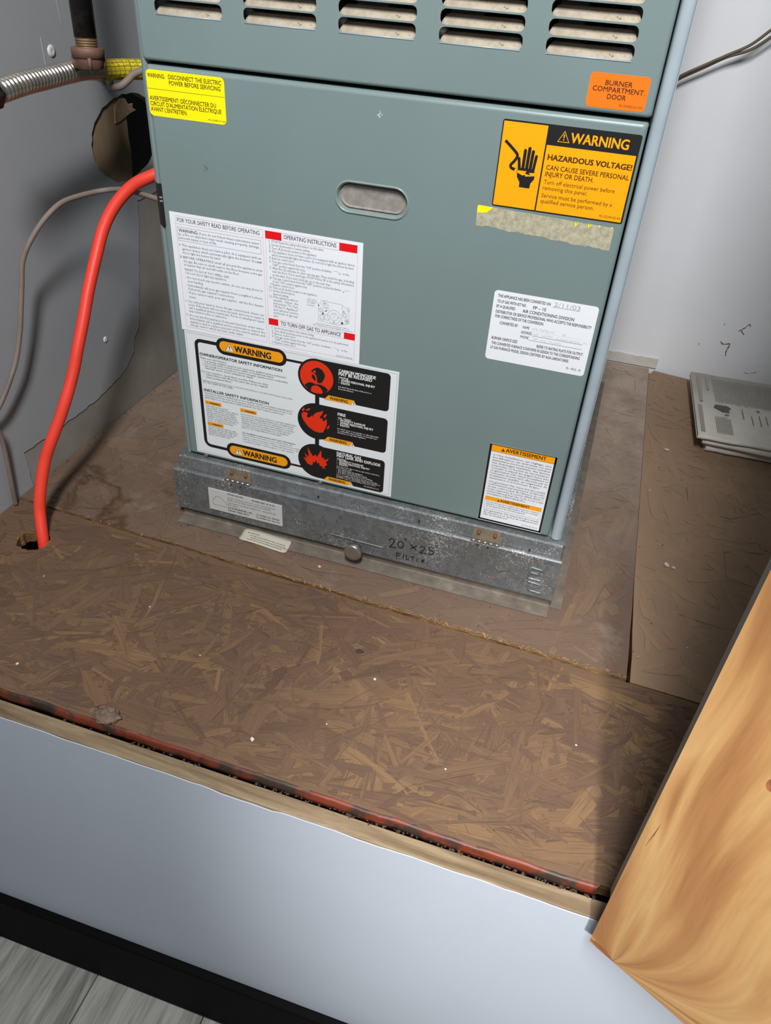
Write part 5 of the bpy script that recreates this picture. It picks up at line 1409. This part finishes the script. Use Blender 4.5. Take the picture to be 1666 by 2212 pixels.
pq(Pd, 0.052, 0.092, 0.060, 0.0955); pq(Pd, 0.112, 0.128, 0.118, 0.132)
put('printed_columns', Pn, 'news_ink', n3); put('dark_print', Pd, 'news_dark', n3)

# lint clump on the lip, flakes and crumbs
def lump(name, c, sx, sy, sz, seed, mat, sub=3, rough=0.5):
    bm = bmesh.new(); bmesh.ops.create_icosphere(bm, subdivisions=sub, radius=1.0)
    m = MB()
    vs = []
    for v in bm.verts:
        f_ = 1 + rough * noise.noise(v.co * 2.2 + Vector((seed, 0, 0))) + rough * 0.5 * noise.noise(v.co * 6 + Vector((0, seed, 0)))
        vs.append((c[0] + v.co.x * sx * f_, c[1] + v.co.y * sy * f_, max(c[2], c[2] + sz * 0.55 + v.co.z * sz * f_)))
    m.add(vs, [tuple(v.index for v in f_.verts) for f_ in bm.faces], True)
    bm.free()
    return obj(name, m, mat, base=True)
o = lump('lint_clump', (0.0985, -0.3655, -0.0015), 0.015, 0.011, 0.0045, 3.0, 'lint', 4, 0.42)
tag(o, 'brown-grey lint clump on the red front lip of the floor sheet', 'debris')
chips = [(-0.0411, -0.3372, 0.0026), (0.2616, -0.3375, 0.0032), (0.6844, 0.4765, 0.005), (0.6908, 0.1403, 0.0055), (0.7010, 0.1385, 0.004), (0.2239, -0.0486, 0.003), (0.05, -0.20, 0.0016), (0.36, -0.21, 0.0020), (0.47, -0.30, 0.0014), (0.33, -0.29, 0.0013), (0.66, 0.33, 0.0016), (0.60, -0.22, 0.0015), (0.15, -0.25, 0.0014), (-0.11, -0.20, 0.0014), (0.72, -0.02, 0.0016), (0.66, -0.06, 0.0016)]
for i, (x, yv, s) in enumerate(chips):
    rr = random.Random(40 + i); m = MB()
    zz = 0.0009 if yv > yseam(x) else -0.0007
    k2 = rr.randint(5, 7); a0 = rr.uniform(0, 6)
    P_ = [(x + s * rr.uniform(.5, 1.1) * math.cos(a0 + 2 * PI * j / k2), yv + s * rr.uniform(.4, 1.0) * math.sin(a0 + 2 * PI * j / k2)) for j in range(k2)]
    m.v = [(p[0], p[1], zz + rr.uniform(0, s * .35)) for p in P_] + [(p[0], p[1], zz - 0.0003) for p in P_]
    m.f = [tuple(range(k2)), tuple(range(2 * k2 - 1, k2 - 1, -1))] + [(j, k2 + j, k2 + (j + 1) % k2, (j + 1) % k2) for j in range(k2)]; m.sm = [False] * len(m.f)
    lab = {0: 'white flake at the far end of the front OSB sheet, above the red lip', 1: 'white flake on the front OSB sheet near its red lip, largest there', 2: 'pale crumpled flake on the floor in front of the newspapers',
           3: 'larger of two white flakes on the shaded OSB sheet behind the plywood', 4: 'smaller of two white flakes on the shaded OSB sheet behind the plywood', 5: 'white flake just below the round knob of the filter base'}.get(i)
    tag(obj('paint_flake', m, 'chip'), lab or 'tiny white speck lying loose on the brown OSB floor', 'flake', 'white flakes on the OSB floor')
m = MB(); rr = random.Random(77)
def crumb(x, yv, s, zz):
    a0 = rr.uniform(0, 6); k2 = 5
    P_ = [(x + s * rr.uniform(.4, 1.2) * math.cos(a0 + 2 * PI * j / k2), yv + s * rr.uniform(.4, 1.2) * math.sin(a0 + 2 * PI * j / k2), zz) for j in range(k2)]
    m.add(P_ + [(x, yv, zz + s * rr.uniform(.5, 1.0))], [(j, (j + 1) % k2, k2) for j in range(k2)])
for i in range(240):
    x, yv = rr.uniform(-0.23, 0.80), rr.uniform(-0.36, 0.60)
    if -0.03 < x < 0.565 and yv > -0.02: continue
    if math.hypot(x - HX, yv - HY) < 0.035: continue
    crumb(x, yv, rr.uniform(0.0005, 0.0014), 0.0006 if yv > yseam(x) else -0.0010)
for i in range(150):     # dirt along the lip
    x = rr.choice([rr.uniform(0.30, 0.64), rr.uniform(0.05, 0.64)])
    crumb(x, -0.3775 + rr.gauss(0, 0.0012), rr.uniform(0.0008, 0.0026), -0.0135)
for i in range(120):     # dirt along the wall foot and base
    t_ = rr.random()
    if t_ < 0.5: crumb(-0.2515 + abs(rr.gauss(0, 0.004)), rr.uniform(-0.06, 0.5), rr.uniform(0.0006, 0.002), 0.0006)
    else: crumb(rr.uniform(0.0, 0.54), -0.036 + rr.gauss(0, 0.004), rr.uniform(0.0005, 0.0014), 0.0006)
o = obj('floor_crumbs', m, 'dirt', fixn=False)
tag(o, 'dark crumbs and dirt scattered over the OSB floor', 'dirt', kind='stuff')
for i, (x, yv) in enumerate(((0.3285, -0.1758),)):
    o = lump('bark_crumb', (x, yv, -0.0015), 0.0042, 0.0030, 0.0016, 9.0 + i, 'dirt', 2, 0.9)
    tag(o, 'black crumb in the middle of the front OSB sheet', 'debris')

# ================================================================== PLYWOOD PANEL (right foreground)
p0 = Vector((0.6358, -0.4205, 0)); dv = (Vector((0.7203, -0.4619, 0)) - p0).normalized(); nv = Vector((-dv.y, dv.x, 0))   # nv points back to the closet
if nv.y < 0: nv = -nv
PWt = 0.0185; Wd = 0.62; ZB, ZT = -0.0102, 1.55
panel = thing('plywood_panel', (p0.x + dv.x * Wd / 2, p0.y + dv.y * Wd / 2, ZB), 'honey-coloured plywood panel standing open at the corner of the white riser', 'panel')
outl = [(0.0, ZB + 0.0035), (0.0015, ZB), (0.006, ZB - 0.0008), (0.008, ZB - 0.001), (Wd, ZB - 0.001), (Wd, ZT), (0.0, ZT)]
m = MB(); uvd = []
def pp(u, z, d): q = p0 + dv * u + nv * d; return (q.x, q.y, z)
FO = [(u + (0.0008 if i in (0, 6) else 0), z) for i, (u, z) in enumerate(outl)]
us = [0.0008 + (Wd - 0.0008) * (i / 70.0) ** 2.2 for i in range(71)]
zs = [ZB - 0.001 + (ZT - ZB + 0.001) * (i / 80.0) ** 2.4 for i in range(81)]
uvl = []
for u in us:
    for z in zs:
        m.v.append(pp(u, z, 0.0))
        g = (u - 0.024) / (1.0 - math.exp(-max(0, z - ZB + 0.001) / 0.030) + 0.05)
        g = math.copysign(0.12 * math.log(1 + abs(g) / 0.12), g)
        uvl.append((g + 0.007 * noise.noise(Vector((u * 10, z * 6, 0))), z))
for i in range(70):
    for j in range(80):
        a_ = i * 81 + j; m.f.append((a_, a_ + 81, a_ + 82, a_ + 1)); m.sm.append(False)
m.uv = uvl
obj('face_veneer', m, 'plywood', panel, solid=0.0, fixn=False)
m = MB()
n = 7
F_ = [pp(u, z, 0.00005) for u, z in FO]; Bk = [pp(u, z, PWt) for u, z in outl]
m.add(F_ + Bk, [(i, n + i, n + (i + 1) % n, (i + 1) % n) for i in range(n)] + [tuple(range(2 * n - 1, n - 1, -1))])
obj('core', m, 'ply_edge', panel)
for (u, z, a, b) in ((0.0555, 0.2945, 0.0036, 0.0060),):
    m = MB(); P_ = circle(u, z, a, 24, b); m.add([pp(x, zz, -0.0002) for x, zz in P_], [tuple(range(24))]); obj('knot', m, 'knot', panel, fixn=False)
    m = MB(); P_ = circle(u, z, a * .5, 16, b * .5); m.add([pp(x, zz, -0.0003) for x, zz in P_], [tuple(range(16))]); obj('knot_heart', m, 'rust', panel, fixn=False)
m = MB()
P_ = [(0.0070, 0.158), (0.0079, 0.168), (0.0092, 0.178), (0.0098, 0.196), (0.0088, 0.186), (0.0076, 0.172)]
m.add([pp(x, z, -0.0002) for x, z in P_], [tuple(range(6))]); obj('grain_split', m, 'knot', panel, fixn=False)
m = MB(); P_ = [(0.0014, ZB + 0.0035), (0.006, ZB + 0.0065), (0.014, ZB + 0.0060), (0.022, ZB + 0.0030), (0.027, ZB), (0.020, ZB - 0.0006), (0.008, ZB - 0.0006)]
m.add([pp(x, z, -0.0003) for x, z in P_], [tuple(range(7))]); obj('chipped_corner', m, 'knot', panel, fixn=False)
bpy.context.view_layer.update()
